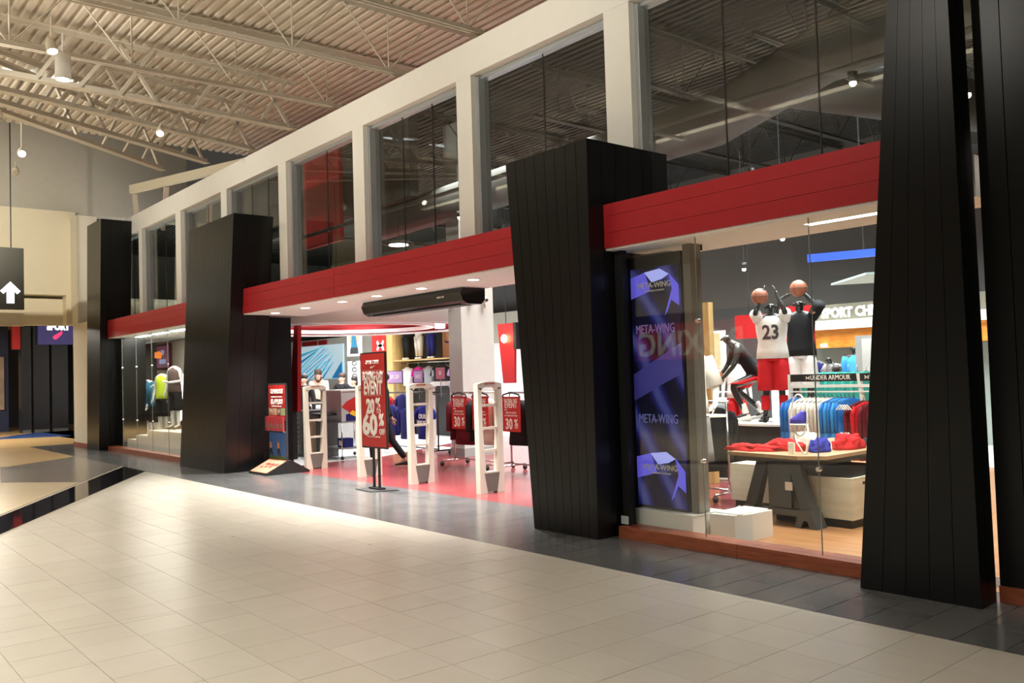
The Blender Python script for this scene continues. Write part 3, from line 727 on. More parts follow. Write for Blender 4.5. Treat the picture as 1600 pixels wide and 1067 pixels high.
def face(par, J, sc):
    h = Vector(J['h1'])*sc
    m = MB()
    for x in (-.028, .028): m.sphere((h.x+x*sc, h.y-.064*sc, h.z+.035*sc), .009*sc, .006*sc, .006*sc, 8, 5)
    m.build('eyes', BLK, par, True)
    MB().sphere((h.x, h.y-.068*sc, h.z-.03*sc), .022*sc, .008*sc, .006*sc, 8, 5).build('mouth', mat('lips', (.35, .1, .09), .5), par, True)
def person(label, loc, rz, pose, shirt, pants, hairm, sc=.9, long=0, sleeves=True, trousers=True, cat='person'):
    t = thing('person', label, cat, loc, rz)
    me, J, sc = body(pose, sc); objm('body', me, t, SKIN)
    ar = [['nb','s'+s,'e'+s]+(['w'+s] if sleeves else []) for s in 'lr']
    limb_cloth(J, sc, [['pel','wai','che','nb']]+ar, 'shirt', shirt, t, .016)
    limb_cloth(J, sc, [['wai','pel','pl','kl','al'], ['pel','pr','kr','ar']], 'trousers', pants, t, .018)
    for s in 'lr': shoe(t, J, sc, s, BLK)
    hair(t, J, sc, hairm, long); face(t, J, sc)
    return t
def shorts(par, J, sc, m, w=.105, drop=.44, name='shorts'):
    P = Vector(J['pel'])*sc; mb = MB()
    mb.loft([(P.x, P.y, P.z-.10*sc, .185*sc, .135*sc, 1), (P.x, P.y, P.z+.02*sc, .165*sc, .12*sc, .5), (P.x, P.y, P.z+.12*sc, .135*sc, .10*sc)], 18)
    for s in 'lr':
        a, k = Vector(J['p'+s])*sc, Vector(J['k'+s])*sc
        e = a+(k-a)*(drop/.37)
        rings = []
        for i in range(5):
            q = a+(e-a)*i/4; rings.append((q.x, q.y, q.z, (w-.012+.012*i/4)*sc, (w+.012*i/4)*sc, .4+i*.2))
        mb.loft(rings, 18, .07, 5)
    return mb.build(name, m, par, True)
def jersey(par, J, sc, m, sleeves=.10, name='shirt', wide=1.0):
    P, C, N = Vector(J['pel'])*sc, Vector(J['che'])*sc, Vector(J['nb'])*sc; mb = MB()
    R = []
    for t, rx, ry in ((-.06, .185, .135), (.05, .175, .13), (.18, .16, .12), (.30, .175, .125), (.40, .185, .12), (.46, .165, .10), (.50, .10, .085), (.525, .075, .07)):
        q = P+(N-P)*(t/.5); R.append((q.x, q.y, q.z, rx*sc*wide, ry*sc*wide, max(0, .45-t)*2))
    mb.loft(R, 20, .05, 5)
    if sleeves:
        for s in 'lr':
            a, e = Vector(J['s'+s])*sc, Vector(J['e'+s])*sc; d = (e-a).normalized()
            mb.tube([a-d*.03*sc, a+d*.06*sc, a+d*(sleeves+.06)*sc], [.075*sc, .078*sc, .082*sc], 12)
    return mb.build(name, m, par, True)
def ball(x, y, z, label, r=.12):
    t = thing('basketball', label, 'ball', (x, y, z))
    MB().sphere((0,0,0), r, n=20, m=14).build('ball_skin', mat('ball_orange', (.30, .085, .035), .5, bump=.3, bscale=90), t, True)
    m = MB()
    for ax in range(3):
        pts = []
        for k in range(24):
            a = 2*PI*k/24; c, s = r*1.001*math.cos(a), r*1.001*math.sin(a)
            pts.append((c, s, 0) if ax == 0 else (c, 0, s) if ax == 1 else (0, c, s))
        m.tube(pts, .0035, 5, True)
    m.build('seam', BLK, t)
    return t

# ================================================================= GARMENT PIECES
def tee_mesh(w=.44, h=.60, t=.06, sl=.16, m=FW, wave=.05, seed=0, longs=0):
    """front-hung shirt, width along X, hangs from z=0"""
    mb = MB(); R = []
    for z, k, ty in ((-h, 1.0, 1), (-h*.75, .97, 1), (-h*.45, .95, 1), (-h*.22, .98, .9), (-.08, .92, .8), (-.035, .62, .7), (-.005, .24, .6)):
        R.append((0, 0, z, w/2*k, t/2*ty, max(0, -z/h)))
    mb.loft(R, 20, wave*2, 5, 2.6)
    L = longs or sl
    for s in (-1, 1): mb.tube([(s*w*.40, 0, -.07), (s*(w*.5+.02), 0, -.13), (s*(w*.5+(.05 if longs else .06)), -.01, -.10-L)], [.05, .06, .045 if longs else .065], 10)
    return mb.mesh('shirt', m, True)
def slab_mesh(h=.6, w=.44, t=.045, m=FW, wave=.10, sl=.3):
    mb = MB(); R = []
    for z, k in ((-h, 1.02), (-h*.7, 1.0), (-h*.4, .98), (-.16, 1.0), (-.07, .9), (-.03, .6), (0, .25)): R.append((0, 0, z, w/2*k, t/2*(1 if z < -.05 else .8), max(.1, -z/h)))
    mb.loft(R, 22, wave, 7, 3)
    for s in (-1, 1): mb.tube([(s*w*.42, 0, -.06), (s*w*.5, 0, -.16), (s*w*.49, 0, -.12-sl)], [t*.5, t*.6, t*.55], 8)
    return mb.mesh('shirt', m, True)
def hanger_mesh():
    mb = MB(); mb.tube([(-.2, 0, -.06), (0, 0, .01), (.2, 0, -.06)], .006, 6); mb.tube([(0, 0, .01), (0, 0, .05), (.02, 0, .075), (0, 0, .095), (-.018, 0, .08)], .003, 6)
    return mb.mesh('hanger', METAL)
HANG = hanger_mesh()
def hung(name, me, label, cat, x, y, z, rz=0, group=None, extra=None):
    t = thing(name, label, cat, (x, y, z), rz, group)
    objm('cloth', me, t); o = objm('hanger', HANG, t)
    return t
def pants_mesh(m, w=.15, h=.8, r=.08):
    mb = MB()
    mb.loft([(0,0,-.22,w,.07,1),(0,0,-.1,w*.95,.07,1),(0,0,0,w*.8,.06,0)], 16)
    for s in (-1, 1): mb.loft([(s*.075,0,-h,r*.55,r*.6,1),(s*.078,0,-h*.6,r*.8,r*.85,1),(s*.075,0,-.18,r*1.05,r,0)], 12, .05, 4)
    return mb.mesh('trousers', m, True)

# ================================================================= ENTRANCE
for k, (x, lab) in enumerate(((-13.92, 'beige security gate farthest left, nearest the black pillar'), (-12.10, 'beige security gate partly hidden behind the tall red sign'), (-10.64, 'beige security gate just right of the tall red sign'), (-9.03, 'beige security gate nearest the right entrance pillar'))):
    t = thing('security_gate', lab, 'security gate', (x, 6.88, 0), group='beige security gates across the entrance')
    H, D, T = 1.47, .40, .045
    m = MB()
    for s in (0, 1):
        y0 = (lambda q: q) if s == 0 else (lambda q: D-q)
        for z0, z1, w0, w1 in ((0, .25, .12, .105), (.25, .8, .105, .07), (.8, H-.1, .07, .06)):
            a = [(-T, y0(0), z0), (T, y0(0), z0), (T, y0(w0), z0), (-T, y0(w0), z0)]; b = [(-T, y0(0), z1), (T, y0(0), z1), (T, y0(w1), z1), (-T, y0(w1), z1)]
            if s: a = [a[3], a[2], a[1], a[0]]; b = [b[3], b[2], b[1], b[0]]
            m.hexa(a, b)
        m.build('upright', PLAST, t); m = MB()
    arch = [(D*i/10, H-.10+.10*math.sin(PI*(.22+.56*i/10))**.8-.02) for i in range(11)]
    poly = [(y, z) for y, z in arch]+[(D-.06, H-.13), (D-.09, H-.10), (.09, H-.10), (.06, H-.13)]
    MB().prismX([(0, H-.1)]+poly[0:11]+[(D, H-.1), (D-.06, H-.13), (D-.1, H-.095), (.1, H-.095), (.06, H-.13)], -T, T).build('top_arch', PLAST, t)
    for z in (1.14, .84, .55): MB().box(-T*.6, .05, z-.016, T*.6, D-.05, z+.016).build('rung', PLAST, t)
    MB().hexa([(-T*1.04,.12,.02),(T*1.04,.12,.02),(T*1.04,D-.12,.02),(-T*1.04,D-.12,.02)], [(-T*1.04,.075,.26),(T*1.04,.075,.26),(T*1.04,D-.075,.26),(-T*1.04,D-.075,.26)]).build('base_cover', PLASTG, t)
    MB().box(-T*1.03, .07, .2605, T*1.03, D-.07, .278).build('base_rim', PLAST, t)
    text('sensormatic', .035, T+.001, D/2, H-.045, SIGNR, t, '+X', world=False)
# tall sign
t = thing('sale_sign', 'tall red BOXING DAY EVENT sign on a black two-pole stand', 'sign', (-10.55, 6.27, 0))
x0, x1, z0, z1, y = -10.89, -10.215, .57, 1.90, 6.27
MB().box(x0, y-.012, z0, x1, y+.012, z1).build('frame', BLK, t, world=True)
MB().box(x0+.022, y-.016, z0+.022, x1-.022, y-.0125, z1-.022).build('poster', SIGNR, t, world=True)
yy = y-.018
def tx(s, size, dx, z, sx=1, bold=0, italic=0): text(s, size, -10.5525+dx, yy, z, SIGNW, t, bold=bold, sx=sx, italic=italic)
tx('SPORTCHEK', .075, 0, 1.76, .85, 0, .15); MB().add([(-10.62,yy,1.685),(-10.585,yy,1.675),(-10.46,yy,1.715),(-10.59,yy,1.70)], [(0,1,2,3)]).build('swoosh_mark', SIGNW, t, world=True)
tx('BOXING DAY', .17, 0, 1.565, .53, .003, .08); tx('EVENT', .265, 0, 1.40, .62, .009, .05)
for z in (1.645, 1.295): MB().box(x0+.08, yy-.001, z, x1-.08, yy, z+.003).build('rule_line', SIGNW, t, world=True)
tx('20', .27, -.075, 1.14, .80, .012); tx('%', .21, .125, 1.18, .80, .009); tx('TO', .09, .14, 1.08, .9)
tx('60', .40, -.10, .88, 1.0, .016); tx('%', .22, .205, .96, .8, .009); tx('OFF', .11, .22, .80, .72, .003)
tx('SELECTED STYLES AND SIZES', .026, 0, .73)
for dx in (-.06, .08): MB().box(-10.54+dx-.014, y-.014, .02, -10.54+dx+.014, y+.014, z0).build('pole', BLK, t, world=True)
MB().box(-10.67, y-.05, .012, -10.39, y+.05, .035).build('pole_bracket', BLK, t, world=True)
MB().prism([(-10.83, 6.10), (-10.36, 6.07), (-10.20, 6.42), (-10.72, 6.47)], 0, .012).build('base_plate', DMETAL, t, world=True)
# brochure stand
t = thing('brochure_stand', 'upright red charity brochure stand on a wedge base beside the left pillar', 'stand', (-13.9, 6.35, 0))
yb = 6.40
MB().prismX([(6.02, 0), (6.02, .03), (6.40, .215), (6.46, .215), (6.78, .03), (6.78, 0)], -14.28, -13.56).build('wedge_base', BLK, t, world=True)
m = MB(); m.add([(-14.25,6.03,.041),(-13.60,6.03,.041),(-13.60,6.39,.216),(-14.25,6.39,.216)], [(0,1,2,3)]); o = m.build('base_poster', mat('poster_orange', (.80, .30, .20), .4), t, world=True)
for k in range(9):
    a = random.uniform(-.5, .5); cx = -14.12+k*.05; cy = 6.14+.1*abs(math.sin(k))
    m = MB(); z = .041+(cy-6.03)*.486+.003
    m.add([(cx, cy, z), (cx+.07*math.cos(a), cy+.05*math.sin(a), z+.024*math.sin(a)), (cx+.06, cy+.05, z+.026), (cx-.01, cy+.03, z+.016)], [(0,1,2,3)]); m.build('script_stroke', mat('script_red', (.35, .03, .03), .5), t, world=True)
X0, X1 = -14.30, -13.62
MB().box(X0, yb, .20, X1, yb+.03, 1.50).build('panel', DMETAL, t, world=True)
MB().box(X0+.02, yb-.004, .88, X1-.02, yb-.0005, 1.47).build('poster', SIGNR, t, world=True)
MB().box(X0+.02, yb-.004, .22, X1-.02, yb-.0005, .70).build('photo_sky', mat('photo_blue', (.05, .13, .33), .5), t, world=True)
MB().box(X0+.02, yb-.006, .22, X1-.02, yb-.0045, .27).build('photo_grass', mat('photo_green', (.06, .12, .03), .5), t, world=True)
for px_, cc in ((-14.22, (.6, .3, .1)), (-13.92, (.75, .25, .05))):
    MB().prismY([(px_-.03, .40), (px_+.03, .40), (px_+.035, .50), (px_-.03, .50)], yb-.008, yb-.0065).build('printed_figure', mat('print_%d' % int(cc[0]*100), cc, .5), t, world=True)
    MB().prismY([(px_-.03, .40), (px_-.05, .27), (px_-.02, .27), (px_, .36), (px_+.06, .27), (px_+.09, .27), (px_+.03, .40)], yb-.008, yb-.0065).build('printed_legs', BLK, t, world=True)
text('GENEROUS', .10, -13.96, yb-.006, 1.36, SIGNW, t, sx=.95, bold=.004)
text('HELP US SUPPORT THE DREAM', .03, -13.96, yb-.006, 1.27, SIGNW, t)
text('$3,499,000', .115, -13.96, yb-.006, 1.185, SIGNW, t, sx=.9, bold=.004)
text('RAISED TO DATE FOR SPORT', .03, -13.96, yb-.006, 1.11, SIGNW, t)
for k, c in enumerate(((.42, .25, .17), (.5, .32, .22), (.14, .10, .09), (.25, .35, .15))):
    MB().box(X0+.03+k*.157, yb-.007, .96, X0+.03+(k+1)*.157-.003, yb-.0045, 1.08).build('printed_photo', mat('print_p%d' % k, c, .6, noise=.5, nscale=12), t, world=True)
    if k < 3: MB().cyl(0, 0, 0, .003, .035, 12).build('printed_face', SKIN, t).matrix_local = Matrix.Translation(Vector((X0+.11+k*.157, yb-.0105, 1.025))-t.location) @ Matrix.Rotation(-PI/2, 4, 'X')
MB().box(X0-.04, yb-.06, .68, X1+.01, yb-.0075, .70).build('brochure_ledge', METAL, t, world=True)
for k in range(5):
    b = tag(MB().box(0, 0, 0, .125, .03, .24).build('brochure', mat('brochure_red', (.42, .04, .05), .5)), 'small red leaflet in the ledge of the brochure stand, %s' % ('leftmost one', 'second from the left', 'middle one', 'second from the right', 'rightmost one')[k], 'leaflet', 'leaflets on the brochure stand')
    b.location = (X0-.03+k*.14, yb-.05, .70)
    o = MB().box(.02, -.002, .04, .105, 0, .12).build('cover_photo', mat('brochure_photo', (.2, .12, .09), .5, noise=.5, nscale=30), b)
# black drawer cabinet
t = thing('drawer_cabinet', 'tall black drawer cabinet behind the red fin', 'cabinet', (-16.2, 8.0, 0))
MB().box(-16.75, 7.98, 0, -16.17, 8.5, .92).build('cabinet_body', BLK, t, world=True)
for k in range(9):
    d = MB().box(-16.73, 7.962, .06+k*.093, -16.19, 7.98, .06+k*.093+.085).build('drawer', mat('drawer_black', (.02, .02, .022), .3), t, world=True)
    d2 = MB().box(-16.52, 7.955, .12+k*.093, -16.32, 7.9615, .127+k*.093).build('handle', METAL, d, world=True)
# checkout group
t = thing('checkout_counter', 'long pale checkout counter under the round bulkhead', 'counter', (-18, 9.6, 0))
MB().box(-21.5, 9.4, 0, -16.9, 9.9, .88).build('counter_body', mat('counter_grey', (.35, .35, .34), .5), t, world=True)
MB().box(-21.55, 9.33, .88, -16.85, 9.95, .93).build('counter_top', WHITE, t, world=True)
for k, (x, y, w, z0, z1, c, l) in enumerate(((-16.05, 8.0, .5, .02, .42, (.45, .33, .2), 'cardboard carton on the floor behind the first gate'), (-16.03, 8.02, .46, .425, .72, (.48, .36, .22), 'cardboard carton stacked on another behind the first gate'))):
    t = thing('carton', l, 'box', (x+w/2, y+.2, z0)); z0 = 0.0 if k == 0 else z0
    MB().box(x, y, z0, x+w*.5, y+.4, z1).build('carton_body', mat('cardboard%d' % k, c, .8), t, world=True)
    MB().box(x+w*.22, y-.002, z0, x+w*.28, y, z1).build('tape', mat('tape', (.5, .42, .3), .3), t, world=True)
t = thing('side_table', 'grey boxy stand with papers behind the first gate', 'table', (-15.9, 8.2, 0))
MB().box(-15.97, 8.05, 0, -15.72, 8.5, .84).build('stand_body', mat('stand_grey', (.17, .17, .16), .5), t, world=True)
MB().box(-15.8, 7.95, .84, -15.15, 8.55, .88).build('stand_top', BLK, t, world=True)
MB().box(-15.6, 7.993, .72, -15.3, 7.999, .76).build('label_strip', SIGNW, t, world=True)
m = MB(); m.box(-15.6, 8.1, .881, -15.3, 8.4, .91); tag(m.build('keyboard', mat('kb', (.25, .27, .3), .5)), 'grey keypad lying on the boxy stand behind the first gate', 'keypad')
# cooler on cart
t = thing('metal_cart', 'chrome wire cart carrying the drinks cooler', 'cart', (-15.2, 8.3, 0))
cx0, cx1, cy0, cy1 = -15.65, -14.88, 8.12, 8.82
for x in (cx0, cx1):
    for yv in (cy0, cy1):
        MB().tube([(x, yv, .05), (x, yv, .72)], .013, 8).build('leg', METAL, t, True, True)
        MB().tube([(x-.012, yv, .035), (x+.012, yv, .035)], .035, 10).build('caster', BLK, t, True, True)
for z in (.20, .70): MB().box(cx0, cy0, z, cx1, cy1, z+.025).build('shelf', mat('cart_shelf', (.35, .36, .36), .4, metal=.5), t, world=True)
t = thing('drinks_cooler', 'silver counter-top drinks cooler with a red bull and yellow sun on navy', 'cooler', (-15.2, 8.35, .727))
m = MB(); m.box(-15.58, 8.16, .727, -14.95, 8.78, 1.30); m.build('cooler_body', mat('cooler_silver', (.50, .51, .53), .35, metal=.2), t, world=True)
MB().box(-15.60, 8.14, 1.30, -14.93, 8.80, 1.33).build('cooler_lid', WHITE, t, world=True)
F = -14.949; G_ = lambda pts: [(8.16+u*.62, .73+v*.57) for u, v in pts]
MB().prismX(G_([(.15, 0), (.97, 0), (.97, .42), (.15, .22)]), F, F+.003).build('navy_field', FN, t, world=True)
MB().prismX(G_([(.80, .92), (.97, .60), (.97, .12), (.60, .08), (.30, .22), (.2, .42), (.5, .5)]), F+.0035, F+.006).build('yellow_sun', mat('sun_yellow', (.85, .55, .02), .4), t, world=True)
MB().prismX(G_([(0, .48), (.18, .66), (.55, .84), (.78, .76), (.76, .58), (.62, .42), (.50, .28), (.40, .36), (.28, .28), (.2, .36)]), F+.0065, F+.009).build('red_bull', SIGNR, t, world=True)
t = thing('drink_carton', 'small multipack of drink cans on the lower cart shelf', 'carton', (-15.2, 8.3, .226)); MB().box(-15.2, 8.2, .226, -14.95, 8.4, .40).build('pack', FN, t, world=True); MB().box(-15.14, 8.194, .26, -15.02, 8.199, .36).build('pack_logo', SIGNW, t, world=True)
# standing people at the checkout
stand = {}
lean = dict(wai=(0,-.04,1.07), che=(0,-.12,1.25), nb=(0,-.18,1.38), nk=(0,-.21,1.43), h1=(0,-.25,1.48), h2=(0,-.27,1.555), sl=(.16,-.16,1.35), sr=(-.16,-.16,1.35), el=(.2,-.3,1.12), er=(-.2,-.3,1.12), wl=(.12,-.48,1.05), wr=(-.12,-.48,1.05), hl=(.1,-.54,1.05), hr=(-.1,-.54,1.05))
person('person in a dark coat and patterned scarf waiting at the left of the checkout', (-17.75, 8.78, 0), .7, stand, FK, FK, HAIRD, .97)
person('person with reddish hair in a white top leaning over the counter', (-19.3, 9.98, 0), .9, lean, FC, FK, HAIRB, 1.08, 1)
person('person with glasses in a dark jacket behind the counter', (-18.45, 10.1, 0), .5, stand, FK, FG, HAIRB, .97)
person('shorter dark-haired person beside the one with glasses', (-18.15, 10.25, 0), .3, stand, FK, FK, HAIRD, .92, 1)
# walking person behind the sign
walk = dict(kl=(.10,-.22,.52), al=(.10,-.20,.10), tl=(.10,-.34,.05), pl=(.09,-.03,.87), kr=(-.1,.10,.50), ar=(-.1,.36,.14), tr=(-.1,.26,.05), wl=(.24,-.18,.93), hl=(.24,-.24,.88), wr=(-.25,.10,.90), hr=(-.25,.13,.83))
p = person('person in black clothes walking in behind the tall red sign', (-13.05, 7.95, 0), -.69, walk, FK, FK, HAIRD, .93)
MB().loft([(0, 0, .0, .10, .05), (0, 0, .12, .11, .055), (0, 0, .24, .09, .045)], 12).build('bag', DMETAL, None, True)
b = bpy.data.objects['bag']; b.location = (-12.78, 7.78, .72); tag(b, 'small dark bag held at the side of the walking person', 'bag')
# store pillar
t = thing('square_pillar', 'square white store pillar with a grey base behind the gates', 'pillar', (-13.4, 10.1, 0))
MB().prism([(-13.72, 9.84), (-13.30, 9.84), (-13.30, 10.62), (-13.72, 10.62)], .0, 6.38).build('shaft', mat('pillar_white', (.46, .47, .46), .6), t, world=True)
MB().prism([(-13.74, 9.82), (-13.28, 9.82), (-13.28, 10.64), (-13.74, 10.64)], 0, .16).build('base_band', mat('pillar_base', (.28, .30, .29), .5), t, world=True)
def dome(x, y, z, lab, d):
    t = thing('security_camera', lab, 'camera', (x, y, z))
    m = MB(); m.sphere((d[0]*.06, d[1]*.06, 0), .06, n=12, m=8); m.build('camera_housing', WHITE, t, True)
    MB().sphere((d[0]*.11, d[1]*.11, -.01), .035, n=10, m=8).build('lens', BLK, t, True)
    MB().tube([(0, 0, -.02), (d[0]*.05, d[1]*.05, -.16)], .022, 8).build('bracket', METAL, t, True)
dome(-13.55, 9.80, 2.93, 'round security camera on the left face of the store pillar', (0, -1))
dome(-13.26, 10.05, 3.02, 'upper security camera on the right face of the store pillar', (1, 0))
dome(-13.26, 10.35, 2.98, 'lower security camera on the right face of the store pillar', (1, 0))
# 30% racks
def rack(label, x0, x1, y, h=1.24, m=METAL, cast=True):
    t = thing('garment_rack', label, 'clothes rack', ((x0+x1)/2, y, 0))
    feet = []
    MB().tube([(x0, y, h), (x1, y, h)], .016, 8).build('rail', m, t, True, True)
    for x in (x0+.03, x1-.03): MB().tube([(x, y, .10), (x, y, h)], .016, 8).build('post', m, t, True, True); FT_ = MB().tube([(x, y-.28, .09), (x, y+.28, .09)], .014, 8).build('foot', m, t, True, True); feet.append(FT_)
    MB().tube([(x0+.03, y, .12), (x1-.03, y, .12)], .012, 8).build('stretcher', m, t, True, True)
    if cast:
        for x, ft in zip((x0+.03, x1-.03), feet):
            for dy in (-.27, .27): MB().tube([(x-.012, y+dy, .04), (x+.012, y+dy, .04)], .04, 12).build('caster', BLK, ft, True, True)
    return t
rack('chrome clothes rack on casters left of the rightmost gate', -12.35, -11.05, 8.9)
rack('chrome clothes rack on casters between the rightmost gate and the black pillar', -10.75, -9.5, 8.85)
def sign30(x, y, lab):
    t = thing('discount_sign', lab, 'sign', (x, y, .65))
    MB().box(x-.21, y-.006, .65, x+.21, y+.006, 1.19).build('card', SIGNR, t, world=True)
    m = MB(); m.tube([(x-.22, y, 1.17), (x-.18, y, 1.22), (x, y, 1.255), (x+.18, y, 1.22), (x+.22, y, 1.17)], .014, 6); m.build('hanger', BLK, t, world=True)
    text('BOXING DAY', .065, x, y-.008, 1.135, SIGNW, t, sx=.8); text('EVENT', .14, x, y-.008, 1.06, SIGNW, t, sx=.72, bold=.003)
    text('SAVE', .035, x-.12, y-.008, .985, SIGNW, t); text('SELECTED FLEECE', .04, x, y-.008, .94, SIGNW, t, sx=.8); text('BY THESE AND MORE', .035, x, y-.008, .895, SIGNW, t, sx=.9)
    text('30', .23, x-.055, y-.008, .76, SIGNW, t, sx=.75, bold=.006); text('%', .15, x+.115, y-.008, .785, SIGNW, t, sx=.8, bold=.004); text('OFF', .045, x+.12, y-.008, .715, SIGNW, t)
sign30(-11.78, 8.62, 'red 30% off card on the maroon jacket, left of the rightmost gate')
sign30(-11.20, 8.62, 'red 30% off card seen through the rightmost gate')
sign30(-10.37, 8.58, 'red 30% off card between the rightmost gate and the black pillar')
MJ = tee_mesh(.50, .78, .22, m=FM, longs=.5, wave=.06); WJ = tee_mesh(.46, .76, .2, m=FC, longs=.5, wave=.08); KJ = tee_mesh(.46, .7, .22, m=FK, longs=.4)
PJ = tee_mesh(.4, .62, .12, m=FP)
hung('jacket', MJ, 'maroon jacket hanging behind the left 30% card', 'jacket', -11.84, 8.80, 1.16)
hung('sweatshirt', WJ, 'cream hooded sweatshirt hanging behind the rightmost gate', 'sweatshirt', -11.27, 8.80, 1.16)
hung('jacket', KJ, 'black jacket hanging behind the right 30% card', 'jacket', -10.4, 8.78, 1.13)
hung('shirt', PJ, 'magenta shirt hanging beside the black pillar', 'shirt', -10.18, 8.95, 1.05)
for k, (x, mm) in enumerate(((-12.1, FM), (-11.55, FK), (-10.0, FK), (-9.8, FP))):
    hung('jacket', tee_mesh(.46, .7, .08, m=mm, longs=.45), ('dark red jacket at the left end of the left rack', 'black jacket between the maroon one and the cream sweatshirt', 'black jacket next to the magenta shirt', 'magenta jacket at the right end of the right rack')[k], 'jacket', x, 8.9 if k < 2 else 8.95, 1.15, PI/2)
# jersey fixtures
def white_arch(x, y, h, w, label):
    t = thing('display_arch', label, 'display stand', (x, y, 0))
    pts = [(x, y, 0), (x, y, h-.1), (x+.03, y, h-.03), (x+.1, y, h), (x+w-.1, y, h), (x+w-.03, y, h-.03), (x+w, y, h-.1), (x+w, y, 0)]
    m = MB()
    for i in range(len(pts)-1):
        a, b = Vector(pts[i]), Vector(pts[i+1]); d = (b-a).normalized(); n = Vector((-d.z, 0, d.x))*.045
        m.hexa([a-n+Vector((0,-.05,0)), a+n+Vector((0,-.05,0)), a+n+Vector((0,.05,0)), a-n+Vector((0,.05,0))], [b-n+Vector((0,-.05,0)), b+n+Vector((0,-.05,0)), b+n+Vector((0,.05,0)), b-n+Vector((0,.05,0))])
    m.build('arch_frame', WHITE, t, world=True)
    MB().box(x-.05, y-.25, 0, x+w+.05, y+.25, .05).build('base_plate', WHITE, t, world=True)
    MB().tube([(x, y, h-.22), (x+w, y, h-.22)], .014, 8).build('rail', BLK, t, True, True)
white_arch(-15.15, 10.4, 1.38, .75, 'white arched display stand behind the third gate')
white_arch(-14.22, 10.6, 1.40, .62, 'white arched display stand beside the store pillar')
rack('black clothes rack on casters behind the tall sign', -16.0, -14.0, 9.75, 1.22, BLK)
RT = tee_mesh(.46, .66, .12, m=FRB)
for x, y, z, mm, rz, lab in ((-15.75, 9.6, 1.18, FR, .2, 'bright red jacket hanging highest, right of the tall sign'), (-15.62, 9.5, .72, FR, .3, 'red jacket hanging low, right of the tall sign'), (-15.35, 9.55, .98, FN, 0, 'navy jacket hanging left of the third gate'), (-15.0, 9.6, 1.2, FN, 0, 'navy top seen through the top of the third gate'), (-14.82, 9.55, .92, FN, 0, 'navy jacket seen through the middle of the third gate')):
    hung('jacket', tee_mesh(.42, .62, .14, m=mm, longs=.4), lab, 'jacket', x, y, z, rz)
q = hung('tee_shirt', RT, 'royal blue tee shirt with white lettering right of the third gate', 'shirt', -14.17, 9.55, .98)
text('OUR', .12, 0, -.072, -.22, SIGNW, q, world=False, bold=.004); text('EFFORT', .10, .0, -.072, -.34, SIGNW, q, world=False, bold=.004)
hung('jacket', tee_mesh(.4, .6, .1, m=FG, longs=.35), 'charcoal jacket on the arched stand beside the pillar', 'jacket', -13.95, 10.55, 1.15)
def card_sign(x, y, z, w, h, m, lab, s1):
    t = thing('price_sign', lab, 'sign', (x, y, z))
    MB().box(x-w/2, y-.006, z, x+w/2, y+.006, z+h).build('card', m, t, world=True); MB().box(x-w/2-.015, y+.007, z-.015, x+w/2+.015, y+.012, z+h+.015).build('frame', DMETAL, t, world=True)
    text(s1, h*.5, x, y-.008, z+h/2, SIGNW, t, sx=.8); MB().tube([(x, y+.01, z), (x, y+.01, z-.35)], .01, 6).build('stem', METAL, t, world=True)
card_sign(-15.62, 9.8, 1.42, .55, .24, LILAC, 'lilac price card above the red jackets right of the tall sign', '50% OFF')
card_sign(-14.75, 9.8, 1.43, .3, .22, LILAC, 'small lilac price card behind the top of the third gate', 'SALE')
card_sign(-13.98, 9.8, 1.48, .28, .22, PINK, 'pink price card just left of the store pillar', '30')
# wall bay with leggings
t = thing('wall_bay', 'wood-framed wall bay with leggings, shelf and hanging shirts left of the pillar', 'shelving', (-18.8, 12.7, 0))
YF = 12.5
OAK = wood_mat('oak_frame', (.50, .33, .12), (.66, .47, .2), .5, (10, 10, 1))
MB().box(-20.32, YF, 0, -20.02, YF+.6, 3.0).build('side_panel', OAK, t, world=True)
MB().box(-17.1, YF, 0, -16.9, YF+.6, 3.0).build('side_panel', OAK, t, world=True)
MB().box(-20.02, YF, 2.80, -17.1, YF+.6, 3.0).build('top_panel', OAK, t, world=True)
MB().box(-20.02, YF+.5, 0, -17.1, YF+.58, 2.8).build('back_panel', BLK, t, world=True)
MB().box(-20.02, YF+.02, 1.955, -17.1, YF+.5, 1.985).build('shelf', OAK, t, world=True)
MB().tube([(-20.0, YF+.25, 1.90), (-17.1, YF+.25, 1.90)], .014, 8).build('rail', METAL, t, True, True)
ph = MB().box(-18.35, YF+.46, 2.0, -17.12, YF+.497, 2.79).build('photo_panel', mat('photo_brown', (.42, .20, .10), .5, noise=.5, nscale=2), t, world=True)
MB().prismY([(-18.27,2.45),(-18.2,2.42),(-18.02,2.40),(-17.98,2.42),(-17.96,2.62),(-17.88,2.62),(-17.85,2.40),(-17.88,2.02),(-17.93,2.02),(-17.95,2.36),(-18.2,2.38)], YF+.45, YF+.458).build('printed_dancer', FN, t, world=True)
MB().cyl(0, 0, 0, .004, .045, 12).build('printed_head', SKIN, t).matrix_local = Matrix.Translation(Vector((-17.92, YF+.452, 2.68))-t.location) @ Matrix.Rotation(PI/2, 4, 'X')
for x, mm, l in ((-19.72, FK, 'black leggings on a leg form at the left of the wall bay'), (-19.12, FC, 'pale leggings on a leg form in the middle of the wall bay'), (-18.55, FN, 'navy leggings on a leg form at the right of the wall bay')):
    t = thing('leg_form', l, 'mannequin', (x, YF+.25, 1.985))
    o = objm('leggings', pants_mesh(mm, .15, .70, .085), t); o.location = (0, 0, .78)
    for s in (-1, 1): MB().sphere((s*.075, -.03, .03), .035, .07, .03, 8, 6).build('foot', MANW, t, True)
